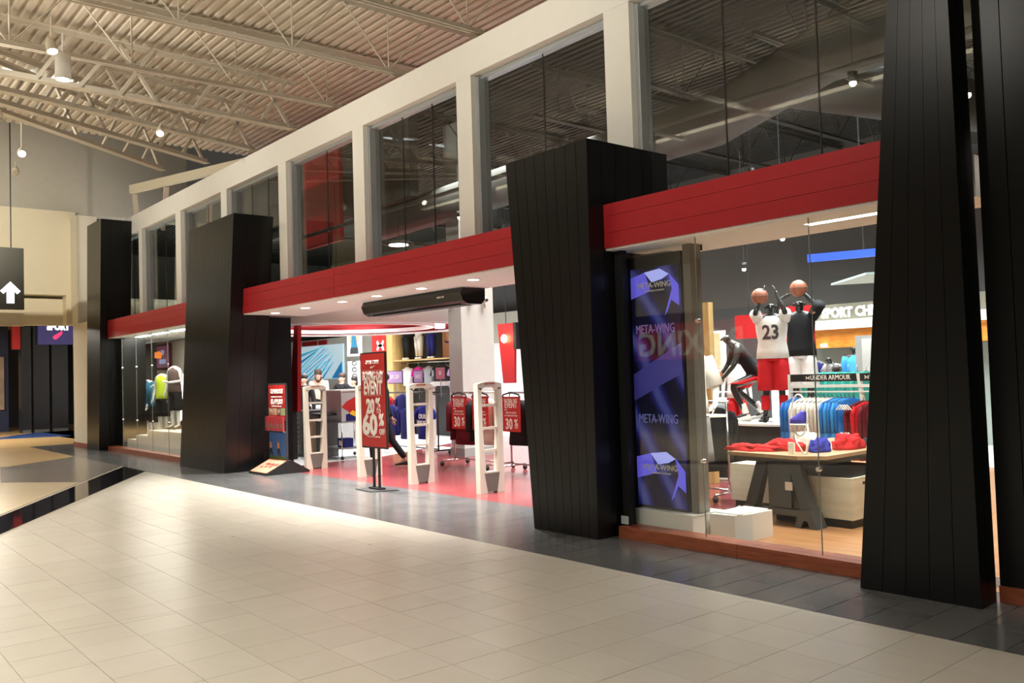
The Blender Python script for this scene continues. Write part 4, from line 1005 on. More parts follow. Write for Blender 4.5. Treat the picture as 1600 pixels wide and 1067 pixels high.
for k, (x, mm, l) in enumerate(((-19.62, FW, 'white shirt at the left of the wall bay rail'), (-19.1, FP, 'magenta shirt on the wall bay rail'), (-18.62, FG, 'pale grey shirt on the wall bay rail'), (-18.2, FK, 'charcoal shirt on the wall bay rail'), (-17.85, FK, 'black shirt on the wall bay rail'), (-17.45, LILAC, 'lilac shirt at the right end of the wall bay rail'))):
    hung('shirt', tee_mesh(.40, .50, .12, m=mm), l, 'shirt', x, YF+.2, 1.80)
# logo banner
t = thing('logo_banner', 'red hanging banner with a white crossed-arches emblem', 'banner', (-20.7, 12.6, 1.3))
MB().box(-21.25, 12.6, 1.2, -20.38, 12.66, 2.86).build('banner_cloth', SIGNR, t, world=True)
def ua(par, cx, cy, cz, s, facing='-Y', world=True, m=SIGNW):
    # two opposed arcs crossing
    mb = MB()
    def arcband(sg):
        out, inn = [], []
        for i in range(13):
            a = PI*(1.12+ .76*i/12) if sg < 0 else PI*(.12+.76*i/12)
            xo, zo = .52*math.cos(a), .62*math.sin(a); xi, zi = .30*math.cos(a), .40*math.sin(a)
            out.append((xo, zo-sg*.50)); inn.append((xi, zi-sg*.50))
        return out, inn
    for sg in (1, -1):
        o, i_ = arcband(sg); poly = o+i_[::-1]
        n = len(o)
        for k in range(n-1):
            q = [o[k], o[k+1], i_[k+1], i_[k]]
            mb.prismY([(x*s, z*s) for x, z in q], -.003, 0)
    o = mb.build('emblem', m, par)
    a = {'-Y': 0, '+X': PI/2}[facing]
    T = Matrix.Translation((cx, cy, cz)) @ Matrix.Rotation(a, 4, 'Z')
    if world: T = rootmat(par).inverted() @ T
    o.data.transform(T)
ua(t, -20.8, 12.597, 2.42, .42)
for (x, z0, z1, cc, lab) in ((-22.95, 2.25, 2.95, FBJ, 'white banner printed with a blue hiking pack'), (-22.95, 1.3, 2.05, FK, 'white banner printed with a column of goggles')):
    t = thing('product_banner', lab, 'banner', (x, 13, z0))
    MB().box(x-.42, 13, z0-.05, x+.42, 13.03, z1).build('banner_cloth', SIGNW, t, world=True)
    if cc is FBJ:
        MB().prismY([(x-.3, z1), (x+.32, z1), (x+.28, z0+.35), (x-.25, z0+.35)], 12.995, 12.999).build('printed_sky', mat('print_sky', (.8, .3, .2), .6), t, world=True)
        MB().prismY([(x-.12, z1-.12), (x+.1, z1-.1), (x+.2, z0+.25), (x+.25, z0+.05), (x-.22, z0+.05), (x-.16, z0+.3)], 12.99, 12.994).build('printed_pack', FBJ, t, world=True)
        MB().prismY([(x-.2, z0+.2), (x+.24, z0+.2), (x+.26, z0+.02), (x-.24, z0+.02)], 12.985, 12.989).build('printed_base', DMETAL, t, world=True)
    else:
        for k in range(4):
            MB().tube([(x+.13*math.cos(a*PI/6), 12.99, z0+.12+k*.19+.06*math.sin(a*PI/6)) for a in range(12)], .014, 5, True).build('printed_goggle', DMETAL, t, world=True)
t = thing('wall_art', 'large blue and white striped wall graphic over the checkout', 'artwork', (-31, 16, 1.5))
MB().box(-33.3, 16, 1.55, -29.1, 16.05, 2.85).build('panel', mat('art_white', (.75, .9, .95), .5, emit=(.6, .85, 1), es=.45, noise=0), t, world=True)
AB = [mat('art_b%d' % i, c, .5, emit=c, es=.5, noise=0) for i, c in enumerate(((.04, .42, .60), (.02, .22, .50), (.15, .62, .75)))]
for k in range(14):
    a = .18+k*.085; ox, oz = -29.6+.1, 3.3
    r0, r1 = .9+.25*(k % 3), 4.6
    pts = []
    for (r, da) in ((r0, 0), (r1, 0), (r1, .035), (r0, .03)):
        X, Z = ox-r*math.cos(a+da), oz-r*math.sin(a+da); X = max(-33.28, min(-29.12, X)); Z = max(1.57, min(2.83, Z)); pts.append((X, Z))
    MB().prismY(pts[::-1], 15.99-.001*k, 15.995-.001*k).build('stripe', AB[k % 3], t, world=True)
MB().prismY([(-29.95, 1.57), (-29.12, 1.57), (-29.12, 2.2)], 15.96, 15.965).build('blue_corner', AB[1], t, world=True)
t = thing('wall_panel', 'bright white wall panel behind the checkout around the striped graphic', 'wall panel', (-29, 16.1, 0)); MB().box(-34, 16.06, 0, -24, 16.2, 3.1).build('panel', WHITE, t, world=True)
t = thing('red_wall_sign', 'pair of small red signs above the striped graphic', 'sign', (-32, 16, 2.92)); MB().box(-32.4, 15.98, 2.88, -31.2, 16.04, 3.05).build('sign_board', REDD, t, world=True); MB().box(-31.0, 15.98, 2.88, -30.4, 16.04, 3.05).build('sign_board', REDD, t, world=True)
# right part of the entrance view
t = thing('wall_panel', 'white lit wall right of the store pillar', 'wall panel', (-22.5, 18, 0)); MB().box(-25.4, 17.9, 0, -18.5, 17.97, 2.55).build('panel', mat('lit_white', (.85, .85, .83), .6), t, world=True)
MB().box(-22.95, 17.885, 1.85, -22.5, 17.895, 2.2).build('blue_graphic', AB[0], t, world=True)
t = thing('wall_bulkhead', 'grey bulkhead over the white lit wall', 'bulkhead', (-22, 17.8, 2.6)); MB().box(-25.4, 17.6, 2.56, -18.5, 17.98, 3.5).build('bulkhead_panel', GREYW, t, world=True)
t = thing('hanging_banner', 'red tapering banner hanging right of the store pillar with a glowing lamp', 'banner', (-15.85, 13, 1.3))
MB().hexa([(-15.98,13,1.32),(-15.56,13,1.32),(-15.56,13.06,1.32),(-15.98,13.06,1.32)], [(-16.13,13,2.72),(-15.50,13,2.72),(-15.50,13.06,2.72),(-16.13,13.06,2.72)]).build('banner_cloth', REDD, t, world=True)
MB().box(-15.5, 12.95, 2.1, -15.40, 13.4, 2.72).build('side_box', BLK, t, world=True)
MB().tube([(-15.85, 13.03, 2.72), (-15.85, 13.03, 6.4)], .01, 6).build('cord', BLK, t, world=True)
m = MB(); m.sphere((-15.82, 12.94, 2.36), .10, .05, .10, 14, 10); m.build('glowing_lamp', mat('lamp_warm', (1, .7, .3), .5, emit=(1, .75, .3), es=14, noise=0), t, True, True)
l = spot('banner_spot', (-15.82, 12.3, 2.5), (-15.82, 13, 2.2), 25, (1, .7, .4), 90, .9)
t = thing('video_screen', 'blue glowing screen beside the red hanging banner', 'screen', (-17.4, 15.5, 1.2))
MB().box(-17.7, 15.5, 1.1, -16.7, 15.56, 2.2).build('screen_panel', mat('screen_blue', (.05, .2, .9), .4, emit=(.12, .35, 1), es=1.6, noise=.4, nscale=3), t, world=True); MB().box(-17.75, 15.565, 0, -16.65, 15.7, 2.25).build('casing', BLK, t, world=True)
t = thing('shelf_unit', 'small display box with dark clothing on top of the right rack', 'shelf', (-10.3, 9.6, 0))
MB().box(-10.9, 9.6, 1.30, -10.2, 9.9, 1.32).build('shelf', WHITE, t, world=True); MB().box(-10.9, 9.6, 1.5, -10.2, 9.9, 1.52).build('shelf', WHITE, t, world=True)
MB().box(-10.8, 9.65, 1.321, -10.35, 9.85, 1.45).build('folded_stack', FK, t, world=True)
for x in (-10.9, -10.2): MB().box(x-.01, 9.6, 0, x+.01, 9.9, 1.5).build('upright', METAL, t, world=True)

# ================================================================= RIGHT SHOW WINDOW
# low white plinths and tall screen
t = thing('display_plinth', 'long low white plinth under the purple screen', 'plinth', (-5.3, 6.4, 0))
MB().box(-5.66, 6.17, 0, -4.985, 6.60, .225).build('plinth_box', WHITE, t, world=True); MB().box(-5.67, 6.165, .2255, -4.98, 6.61, .24).build('plinth_top', WHITE, t, world=True)
t = thing('display_plinth', 'short low white plinth right of the tall grey post', 'plinth', (-4.85, 6.6, 0))
MB().prism([(-4.96, 6.38), (-4.72, 6.42), (-4.66, 6.60), (-4.66, 6.9), (-4.96, 6.9)], 0, .235).build('plinth_box', WHITE, t, world=True); MB().box(-4.95, 6.45, .2355, -4.70, 6.89, .245).build('plinth_top', WHITE, t, world=True)
t = thing('screen_totem', 'tall glossy display totem glowing blue and purple behind the glass', 'screen', (-5.4, 6.3, .24))
MB().box(-5.70, 6.26, .245, -5.09, 6.33, 2.62).build('screen_casing', mat('totem_dark', (.05, .05, .055), .12), t, world=True)
def screen_mat():
    m = bpy.data.materials.new('totem_screen'); m.use_nodes = True; nt = m.node_tree; b = nt.nodes['Principled BSDF']
    b.inputs['Base Color'].default_value = (.02, .02, .05, 1); b.inputs['Roughness'].default_value = .15
    tc = nt.nodes.new('ShaderNodeTexCoord'); mp = nt.nodes.new('ShaderNodeMapping'); mp.inputs['Scale'].default_value = (2.2, 1, 1.3)
    w = nt.nodes.new('ShaderNodeTexWave'); w.inputs['Scale'].default_value = .7; w.inputs['Distortion'].default_value = 3; w.bands_direction = 'DIAGONAL'
    cr = nt.nodes.new('ShaderNodeValToRGB'); e = cr.color_ramp.elements
    e[0].position = .35; e[0].color = (.006, .006, .03, 1); e[1].position = 1; e[1].color = (.20, .22, .8, 1)
    x = cr.color_ramp.elements.new(.75); x.color = (.04, .035, .38, 1)
    nt.links.new(tc.outputs['Object'], mp.inputs[0]); nt.links.new(mp.outputs[0], w.inputs[0]); nt.links.new(w.outputs[0], cr.inputs[0])
    nt.links.new(cr.outputs[0], b.inputs['Emission Color']); b.inputs['Emission Strength'].default_value = .20
    return m
SM = screen_mat()
MB().box(-5.69, 6.25, .27, -5.10, 6.2595, 2.50).build('screen_face', SM, t, world=True)
VI = mat('violet_glow', (.1, .1, .5), .3, emit=(.15, .12, .85), es=.6, noise=0); WG = mat('white_glow', (.5, .5, .5), .3, emit=(.26, .30, .85), es=.9, noise=0)
for zt in (2.48, .78):
    a = lambda u: -5.69+u*.59
    MB().prismY([(a(0), zt-.26), (a(.42), zt-.20), (a(.30), zt-.02), (a(0), zt-.06)], 6.246, 6.249).build('violet_shape', VI, t, world=True)
    MB().prismY([(a(.30), zt-.02), (a(.62), zt), (a(.80), zt-.06), (a(.66), zt-.10), (a(.45), zt-.12)][::-1], 6.243, 6.2455).build('glow_shape', WG, t, world=True)
    MB().prismY([(a(.80), zt-.05), (a(.99), zt-.17), (a(.99), zt-.36), (a(.84), zt-.30), (a(.76), zt-.40), (a(.70), zt-.44), (a(.86), zt-.20)][::-1], 6.240, 6.2426).build('violet_shape', VI, t, world=True)
    text('META-WING', .075, a(.5), 6.238, zt-.15, SIGNW, t, sx=.95); text('ENGINEERED & FEARLESS', .022, a(.5), 6.238, zt-.20, SIGNW, t)
DLT = mat('dim_letters', (.2, .2, .5), .5, emit=(.3, .3, .8), es=.16, noise=0)
for z, s_ in ((1.92, .12), (1.08, .12)): text('META-WING', s_, -5.40, 6.238, z, DLT, t, sx=.7)
MB().prismY([(-5.69, 1.5), (-5.10, 1.78), (-5.10, 1.50), (-5.35, 1.40), (-5.69, 1.25)][::-1], 6.243, 6.246).build('violet_shape', mat('violet_dim', (.1, .1, .4), .3, emit=(.10, .08, .55), es=.16, noise=0), t, world=True)
t = thing('steel_post', 'flat grey polished post at the right side of the purple screen', 'post', (-5.05, 6.4, .24))
MB().box(-5.07, 6.27, .245, -4.985, 6.42, 2.74).build('post_body', mat('post_grey', (.21, .20, .18), .25, metal=.3), t, world=True)
MB().box(-5.16, 6.43, 2.62, -4.99, 6.46, 2.74).build('post_bracket', DMETAL, t, world=True)
# inner bulkhead over the window
struct('trim_window_bulkhead', MB().box(-5.55, 6.48, 2.70, -2.6, 7.0, 3.0), CEILW, 'white bulkhead over the inside of the right show window', 'ceiling')
t = thing('tube_light', 'wavy bright tube light under the bulkhead of the right show window', 'light', (-3.5, 6.3, 2.68)); MB().box(-3.85, 6.30, 2.672, -2.7, 6.40, 2.695).build('tube', LAMPW, t, world=True); MB().box(-3.87, 6.28, 2.6955, -2.7, 6.42, 2.71).build('tray', WHITE, t, world=True)
def mannequin(label, loc, rz, pose, bm, shirt, short, sc=.9, head=False, sleeves=.1, drop=.44, shoes=None, jers=True, fat=1.0, wide=1.0):
    t = thing('mannequin', label, 'mannequin', loc, rz)
    me, J, sc = body(pose, sc, head=head, fat=fat); objm('body', me, t, bm)
    if shirt: jersey(t, J, sc, shirt, sleeves, wide=wide)
    if short: shorts(t, J, sc, short, w=.105*wide, drop=drop)
    if shoes:
        for s in 'lr': shoe(t, J, sc, s, shoes)
    MB().cyl(0, .02, -.012, 0, .17, 24).build('base_disc', METAL, t, True)
    return t
# white mannequin near the glass
mannequin('white headless mannequin in a white tee behind the tall grey post', (-6.28, 7.8, .0), .75, dict(el=(.25,-.03,1.13), er=(-.25,-.03,1.13), wl=(.22,-.2,.98), wr=(-.22,-.15,.95), hl=(.19,-.27,.96), hr=(-.2,-.22,.92)), MANW, FW, FG, 1.16, sleeves=.2)
t = thing('wood_frame', 'upright light wood frame behind the white mannequin', 'frame', (-6.6, 9.5, 0))
MB().box(-7.60, 9.5, 0, -7.48, 9.6, 2.32).build('frame_side', OAK, t, world=True); MB().box(-7.40, 9.5, 0, -7.28, 9.6, 2.32).build('frame_side', OAK, t, world=True); MB().box(-7.60, 9.5, 2.321, -7.28, 9.6, 2.42).build('frame_top', OAK, t, world=True); MB().box(-7.478, 9.55, 0, -7.402, 9.58, 2.3).build('frame_back', wood_mat('brown_back', (.16, .08, .03), (.25, .13, .05)), t, world=True)
t = thing('display_shelf', 'round-ended white glass shelf across the white mannequin', 'shelf', (-6.0, 7.9, 1.05)); MB().prism([(-6.6, 7.45), (-5.75, 7.45), (-5.65, 7.6), (-5.75, 7.75), (-6.6, 7.75)], 1.02, 1.04).build('shelf_top', WHITE, t, world=True); MB().cyl(-6.2, 7.6, 0, 1.02, .02, 10).build('stem', METAL, t, world=True)
rack('clothes rack with red and black tops right of the tall grey post', -6.9, -6.2, 8.4, 1.14)
for k, (x, mm, l) in enumerate(((-6.78, FR, 'red top at the left of the rack right of the tall grey post'), (-6.66, FR, 'second red top on the rack right of the tall grey post'), (-6.54, FR, 'red top next to the black ones on the rack behind the grey post'), (-6.38, FK, 'black top on the rack right of the tall grey post'))):
    hung('top', slab_mesh(.74, .46, .07, mm, sl=.5), l, 'shirt', x, 8.4, 1.07, PI/2-.5)
# podium with mannequins
t = thing('round_podium', 'black round podium with a white rim carrying the basketball mannequins', 'podium', (-7.2, 10.9, 0))
def disc(cx, cy, rx, ry, z0, z1, n=36): return MB().prism([(cx+rx*math.cos(2*PI*k/n), cy+ry*math.sin(2*PI*k/n)) for k in range(n)], z0, z1)
disc(-7.05, 10.75, .95, .62, 0, .73).build('podium_drum', BLK, t, True, True) if False else disc(-7.05, 10.75, .95, .62, 0, .73).build('podium_drum', BLK, t, world=True)
disc(-7.05, 10.75, 1.0, .67, .731, .76).build('podium_rim', WHITE, t, world=True)
t = thing('low_shelf', 'black low display shelf with a white post in front of the podium', 'shelf', (-8.1, 10.3, 0))
MB().box(-9.0, 10.0, 0, -6.6, 10.07, .44).build('front_panel', BLK, t, world=True); MB().box(-9.05, 9.78, .441, -6.6, 10.06, .465).build('shelf_top', DMETAL, t, world=True)
MB().box(-9.05, 9.77, .0, -8.98, 10.0, .44).build('side_panel', BLK, t, world=True)
for x in (-8.25,): MB().box(x, 9.98, .0, x+.07, 9.999, .43).build('white_post', WHITE, t, world=True)
MB().tube([(-9.5, 9.6, .012), (-8.8, 9.62, .012), (-7.8, 9.75, .012), (-7.0, 10.0, .012)], .02, 6).build('base_rim', WHITE, t, world=True)
def cap(x, y, z, m, lab, rz=0):
    t = thing('baseball_cap', lab, 'cap', (x, y, z), rz)
    MB().loft([(0,0,0,.09,.105),(0,0,.04,.09,.10),(0,0,.08,.07,.08),(0,0,.105,.03,.035)], 16).build('crown', m, t, True)
    MB().prism([(-.075,-.08),(.075,-.08),(.06,-.16),(0,-.185),(-.06,-.16)], .0, .008).build('brim', FR if m is FR else m, t)
cap(-8.75, 9.9, .466, FK, 'black cap at the left end of the low shelf'); cap(-8.35, 9.9, .466, FR, 'red cap on the low shelf'); cap(-8.05, 9.9, .466, FK, 'black cap in the middle of the low shelf'); cap(-7.4, 9.9, .466, FN, 'dark blue cap at the right of the low shelf', .6)
# number 23
up = dict(el=(.20,-.17,1.50), er=(-.20,-.17,1.50), sl=(.18,0,1.42), sr=(-.18,0,1.42), wl=(.10,-.12,1.72), wr=(-.10,-.12,1.72), hl=(.075,-.10,1.80), hr=(-.075,-.10,1.80), ar=(-.13,.05,.08), tr=(-.17,-.09,.035), al=(.12,0,.08), tl=(.17,-.14,.035))
q = mannequin('black mannequin in a white number 23 jersey and red shorts, shooting a ball', (-6.98, 10.5, .772), .5, up, MANB, FW, FR, 1.0, head=True, sleeves=.10, shoes=BLK, wide=1.18)
text('23', .27, .0, -.165, 1.22, BLK, q, world=False, bold=.008, sx=.85)
for s in (-1, 1): MB().tube([(s*.12, 0, .16), (s*.12, 0, .36)], .062, 12).build('sock', FR, q, True)
ball(-7.05, 10.35, 2.50, 'orange basketball held up by the mannequin in the 23 jersey', .115)
q = mannequin('black mannequin in a black tee and white shorts behind the 23 jersey', (-6.92, 11.12, .0), .35, dict(el=(.27,-.14,1.52), sl=(.18,0,1.42), sr=(-.18,0,1.42), er=(-.34,-.10,1.46), wr=(-.22,-.16,1.66), hr=(-.13,-.15,1.70), wl=(.10,-.14,1.72), hl=(.02,-.12,1.76)), MANB, FK, FW, 1.03, head=True, sleeves=.2, shoes=BLK, wide=1.1)
q.location.z = .772
for k in range(7): MB().box(.196, -.02, .86+k*.045, .20, .03, .88+k*.045).build('side_stripe', BLK, q)
ball(-6.85, 11.0, 2.62, 'second basketball held up by the mannequin in the black tee', .12)
crouch = dict(pel=(0,.10,.66), wai=(0,.02,.80), che=(0,-.10,.98), nb=(0,-.20,1.08), nk=(0,-.25,1.12), h1=(0,-.30,1.16), h2=(0,-.33,1.23), sl=(.17,-.17,1.05), sr=(-.17,-.17,1.05), el=(.25,-.25,.80), er=(-.25,-.25,.80), wl=(.20,-.40,.62), wr=(-.2,-.40,.62), hl=(.18,-.46,.60), hr=(-.18,-.46,.60),
              pl=(.09,.08,.62), pr=(-.09,.08,.62), kl=(.15,-.28,.50), al=(.15,-.10,.08), tl=(.17,-.24,.035), kr=(-.15,-.14,.42), ar=(-.15,.22,.10), tr=(-.17,.10,.035))
q = mannequin('black mannequin crouching with a ball in a dark top and red shorts', (-7.52, 10.7, .772), -.75, crouch, MANB, FK, FR, 1.0, head=True, sleeves=.0, drop=.30, shoes=WHITE)
q.location.z = .772
ball(-7.86, 10.40, 1.38, 'basketball in the hands of the crouching mannequin', .11)
for s, o in (('l', .15), ('r', -.15)): MB().tube([(o, -.10 if s == 'l' else .20, .10), (o, -.14 if s == 'l' else .12, .24)], .048, 12).build('sock', WHITE, q, True)
mannequin('white headless mannequin in a white sleeveless top and red shorts behind the low shelf', (-8.40, 11.6, .3), .7, dict(), MANW, FW, FR, .86, sleeves=0)
t = thing('box_plinth', 'dark plinth under the white mannequin in red shorts', 'plinth', (-8.55, 11.6, 0)); MB().box(-8.8, 11.35, 0, -8.3, 11.85, .28).build('plinth_box', BLK, t, world=True); MB().box(-8.82, 11.33, .2805, -8.28, 11.87, .287).build('plinth_top', DMETAL, t, world=True)
# folded / hanging things left of podium
rack('clothes rack with red and pale blue trousers deep behind the white mannequin', -9.9, -8.9, 12.1, 1.12)
for k, (x, mm, l) in enumerate(((-9.75, FR, 'red trousers on the deep rack'), (-9.62, FR, 'red trousers beside the pale ones on the deep rack'), (-9.42, FL, 'pale blue trousers on the deep rack, left one'), (-9.25, FL, 'pale blue trousers on the deep rack, middle one'), (-9.08, FL, 'pale blue trousers on the deep rack, right one'))):
    hung('trousers', pants_mesh(mm, .13, .62, .07), l, 'trousers', x, 12.1, 1.03, PI/2-.3)
t = thing('photo_board', 'poster board with orange and white pictures behind the podium', 'poster', (-10.7, 13.9, 1.5))
MB().box(-12.3, 13.9, 1.45, -10.3, 13.95, 2.25).build('board', WHITE, t, world=True)
for k, (a, b, c) in enumerate(((-12.2, -11.8, (.7, .2, .08)), (-11.75, -11.45, (.75, .7, .6)), (-11.35, -10.9, (.85, .85, .82)), (-10.85, -10.4, (.6, .5, .3)))): MB().box(a, 13.88, 1.52, b, 13.898, 2.2).build('picture', mat('pic%d' % k, c, .6, noise=.4, nscale=5), t, world=True)
MB().box(-12.3, 13.95, 0, -10.3, 14.05, 1.44).build('board_base', DGREY, t, world=True)
t = thing('red_sign_board', 'plain red board hanging high behind the 23 jersey, left of it', 'sign', (-10, 13.5, 2.1)); MB().box(-9.75, 13.5, 2.05, -9.15, 13.56, 2.48).build('board', REDD, t, world=True); MB().tube([(-9.45, 13.53, 2.48), (-9.45, 13.53, 6.44)], .01, 6).build('cord', BLK, t, world=True)
t = thing('red_column', 'tall narrow red column behind the mannequin in the black tee', 'column', (-9.1, 14.2, 0)); MB().hexa([(-8.98,14.2,0),(-8.72,14.2,0),(-8.72,14.5,0),(-8.98,14.5,0)], [(-9.25,14.2,2.62),(-8.72,14.2,2.62),(-8.72,14.5,2.62),(-9.25,14.5,2.62)]).build('column_body', REDD, t, world=True)
MB().box(-9.02, 14.18, 0, -8.7, 14.52, .05).build('column_base', BLK, t, world=True)
t = thing('light_box', 'white glowing panel beside the red column', 'panel', (-9.4, 14, 0)); MB().box(-9.38, 14.02, .0, -9.06, 14.08, 1.95).build('panel', mat('lightbox', (.9, .9, .9), .5, emit=(.9, .95, 1), es=.9, noise=0), t, world=True); MB().box(-9.39, 14.081, 0, -9.05, 14.1, 1.96).build('casing', BLK, t, world=True)
# lit shop-in-shop fascia
t = thing('shop_in_shop', 'lit shop front inside the store with white fascia and orange wood band', 'shop front', (-8.0, 16, 0))
MB().box(-9.9, 16.0, 1.86, -6.2, 16.4, 2.22).build('orange_band', wood_mat('orange_wood', (.55, .17, .02), (.75, .32, .05), .4, (3, 3, 12)), t, world=True)
MB().box(-9.9, 15.9, 2.221, -6.2, 16.4, 2.40).build('white_fascia', WHITE, t, world=True)
MB().box(-9.9, 16.05, 2.401, -6.2, 16.4, 2.72).build('sign_band', mat('sign_olive', (.14, .14, .11), .6), t, world=True)
MB().box(-9.9, 16.5, 0, -6.2, 16.6, 1.85).build('back_panel', mat('sage_back', (.20, .24, .22), .7), t, world=True)
text('SPORT CHEK', .26, -8.85, 16.04, 2.56-.02, mat('letters_glow', (1, 1, 1), .5, emit=(1, 1, .95), es=1.5, noise=0), t, bold=.012, sx=.85)
for k in range(4): MB().box(-9.5+k*.9, 15.97, 1.88, -9.38+k*.9, 15.998, 1.94).build('small_lamp', LAMP, t, world=True)
for x in (-9.3, -8.2, -7.1): spot('fascia_spot', (x, 15.4, 3.3), (x, 16, 2.2), 45, NEUT, 60, .8)
t = thing('canopy', 'pale flat canopy hanging high behind the right end of the show window', 'canopy', (-6.3, 12.5, 2.9)); MB().prism([(-7.1, 12.3), (-6.0, 11.3), (-4.9, 12.0), (-5.6, 13.2)], 2.74, 2.77).build('canopy_sheet', mat('canopy_pale', (.45, .60, .58), .5), t, world=True); MB().tube([(-6, 12.3, 2.9), (-6, 12.3, 6.4)], .01, 6).build('cord', BLK, t, world=True)
t = thing('blue_band', 'long blue glowing band high above the show window', 'banner', (-6, 11.5, 3.2)); MB().prismY([(-7.3, 3.10), (-4.9, 3.02), (-4.9, 3.12), (-7.3, 3.22)], 12.0, 12.03).build('band', mat('blue_band', (.02, .06, .6), .4, emit=(.02, .07, .7), es=.6, noise=0), t, world=True); MB().tube([(-6.4, 12.015, 3.2), (-6.4, 12.015, 6.4)], .01, 6).build('cord', BLK, t, world=True)
t = thing('framed_poster', 'grey-framed poster of a grey figure right of the blue jacket', 'poster', (-6.3, 14, 0)); MB().box(-7.30, 13.3, .0, -6.2, 13.36, 1.98).build('frame', mat('frame_grey', (.26, .27, .26), .5), t, world=True); MB().box(-7.18, 13.28, .9, -6.25, 13.299, 1.93).build('print', mat('print_grey', (.42, .43, .42), .6, noise=.5, nscale=2), t, world=True)
mannequin('dark mannequin in a navy vest deep behind the table', (-9.00, 15.0, .345), .3, {}, MANB, FN, FK, .85, sleeves=0)
mannequin('dark mannequin in a grey top leaning deep behind the table', (-8.62, 15.05, .345), -.3, lean, MANB, FG, FK, .85, head=True)
q = mannequin('mannequin in a bright blue jacket deep behind the table', (-8.25, 15.0, .345), .3, {}, MANB, fab('sky', (.05, .28, .62)), FK, .92, head=True, sleeves=.3)
person('person with short hair in a blue tee bending behind the header board', (-7.62, 13.1, 0), .9, dict(lean), fab('sky', (.05, .28, .62)), FK, HAIRD, .92, 0, False)
t = thing('box_plinth', 'long dark plinth under the deep mannequins', 'plinth', (-8.6, 15, 0)); MB().box(-9.3, 14.72, 0, -7.9, 15.3, .33).build('plinth_box', BLK, t, world=True); MB().box(-9.31, 14.71, .3301, -7.89, 15.31, .336).build('plinth_top', DMETAL, t, world=True)
# header rack
t = thing('header_rack', 'white clothes rack with two black lettered header boards', 'clothes rack', (-5.9, 10.2, 0))
HY = 10.0
def on(px0, v): return px0
MB().box(-6.40, HY, 1.325, -5.50, HY+.03, 1.42).build('header_board', BLK, t, world=True)
MB().box(-5.45, HY, 1.325, -4.6, HY+.03, 1.42).build('header_board', BLK, t, world=True)
ua(t, -6.15, HY-.001, 1.372, .06); text('UNDER ARMOUR', .085, -5.84, HY-.006, 1.372, SIGNW, t, sx=.82)
ua(t, -5.36, HY-.001, 1.372, .06); text('UNDER ARMOUR', .085, -5.05, HY-.006, 1.372, SIGNW, t, sx=.82)
WM = mat('white_metal', (.7, .72, .7), .35)
MB().box(-6.4, HY-.02, 1.25, -4.6, HY+.05, 1.285).build('rail', WM, t, world=True); MB().box(-6.4, HY-.02, 1.19, -4.6, HY+.05, 1.205).build('rail', WM, t, world=True)
for x, dx in ((-6.44, 0), (-5.495, .17), (-4.6, 0)): MB().hexa([(x+dx,HY,0),(x+dx+.04,HY,0),(x+dx+.04,HY+.05,0),(x+dx,HY+.05,0)], [(x,HY,1.42),(x+.04,HY,1.42),(x+.04,HY+.05,1.42),(x,HY+.05,1.42)]).build('leg', WM, t, world=True)
SKY = fab('sky', (.05, .28, .62))
spec = [(-6.33, FB), (-6.27, FB)]+[(-6.20+i*.06, FC if i % 2 else FW) for i in range(7)]+[(-5.77+i*.05, SKY if i % 2 else FB) for i in range(5)]
MTEE = {}
for k, (x, mm) in enumerate(spec):
    if mm.name not in MTEE: MTEE[mm.name] = slab_mesh(.62, .44, .04, mm)
    cn = 'Blue' if mm is FB else 'Cream' if mm is FC else 'White' if mm is FW else 'Sky blue'
    hung('tee_shirt', MTEE[mm.name], '%s tee shirt under the header board, hanger %d from the left' % (cn.lower(), k+1), 'shirt', x, HY+.02, 1.12, PI/2-.6, 'tee shirts in the row under the header board')
for k, (x, mm) in enumerate(((-5.42, FM), (-5.33, FR), (-5.24, FM), (-5.12, FM))):
    hung('plaid_shirt', slab_mesh(.70, .46, .05, mm, sl=.5), 'dark red shirt at the right of the header rack, hanger %d from the white leg' % (k+1), 'shirt', x, HY+.0, 1.08, PI/2-.6, 'dark red shirts at the right of the header rack')
for z in (1.05, .72):
    for j in range(4): tag(MB().tube([(-5.60+j*.03, HY-.30, z-.06), (-5.55+j*.03, HY-.30, z), (-5.50+j*.03, HY-.30, z-.06)], .007, 6).build('clothes_hanger', WHITE), 'white plastic hanger in the %s bunch left of the dark red shirts' % ('upper' if z > 1 else 'lower'), 'hanger', 'white hangers beside the dark red shirts, %s bunch' % ('upper' if z > 1 else 'lower'))
TT = slab_mesh(.5, .44, .05, FT)
for k in range(7): hung('tee_shirt', TT, 'teal tee shirt in the far row behind the header board', 'shirt', -7.0+k*.13, 11.6, 1.42, PI/2-.6, 'teal shirts far behind the header board')
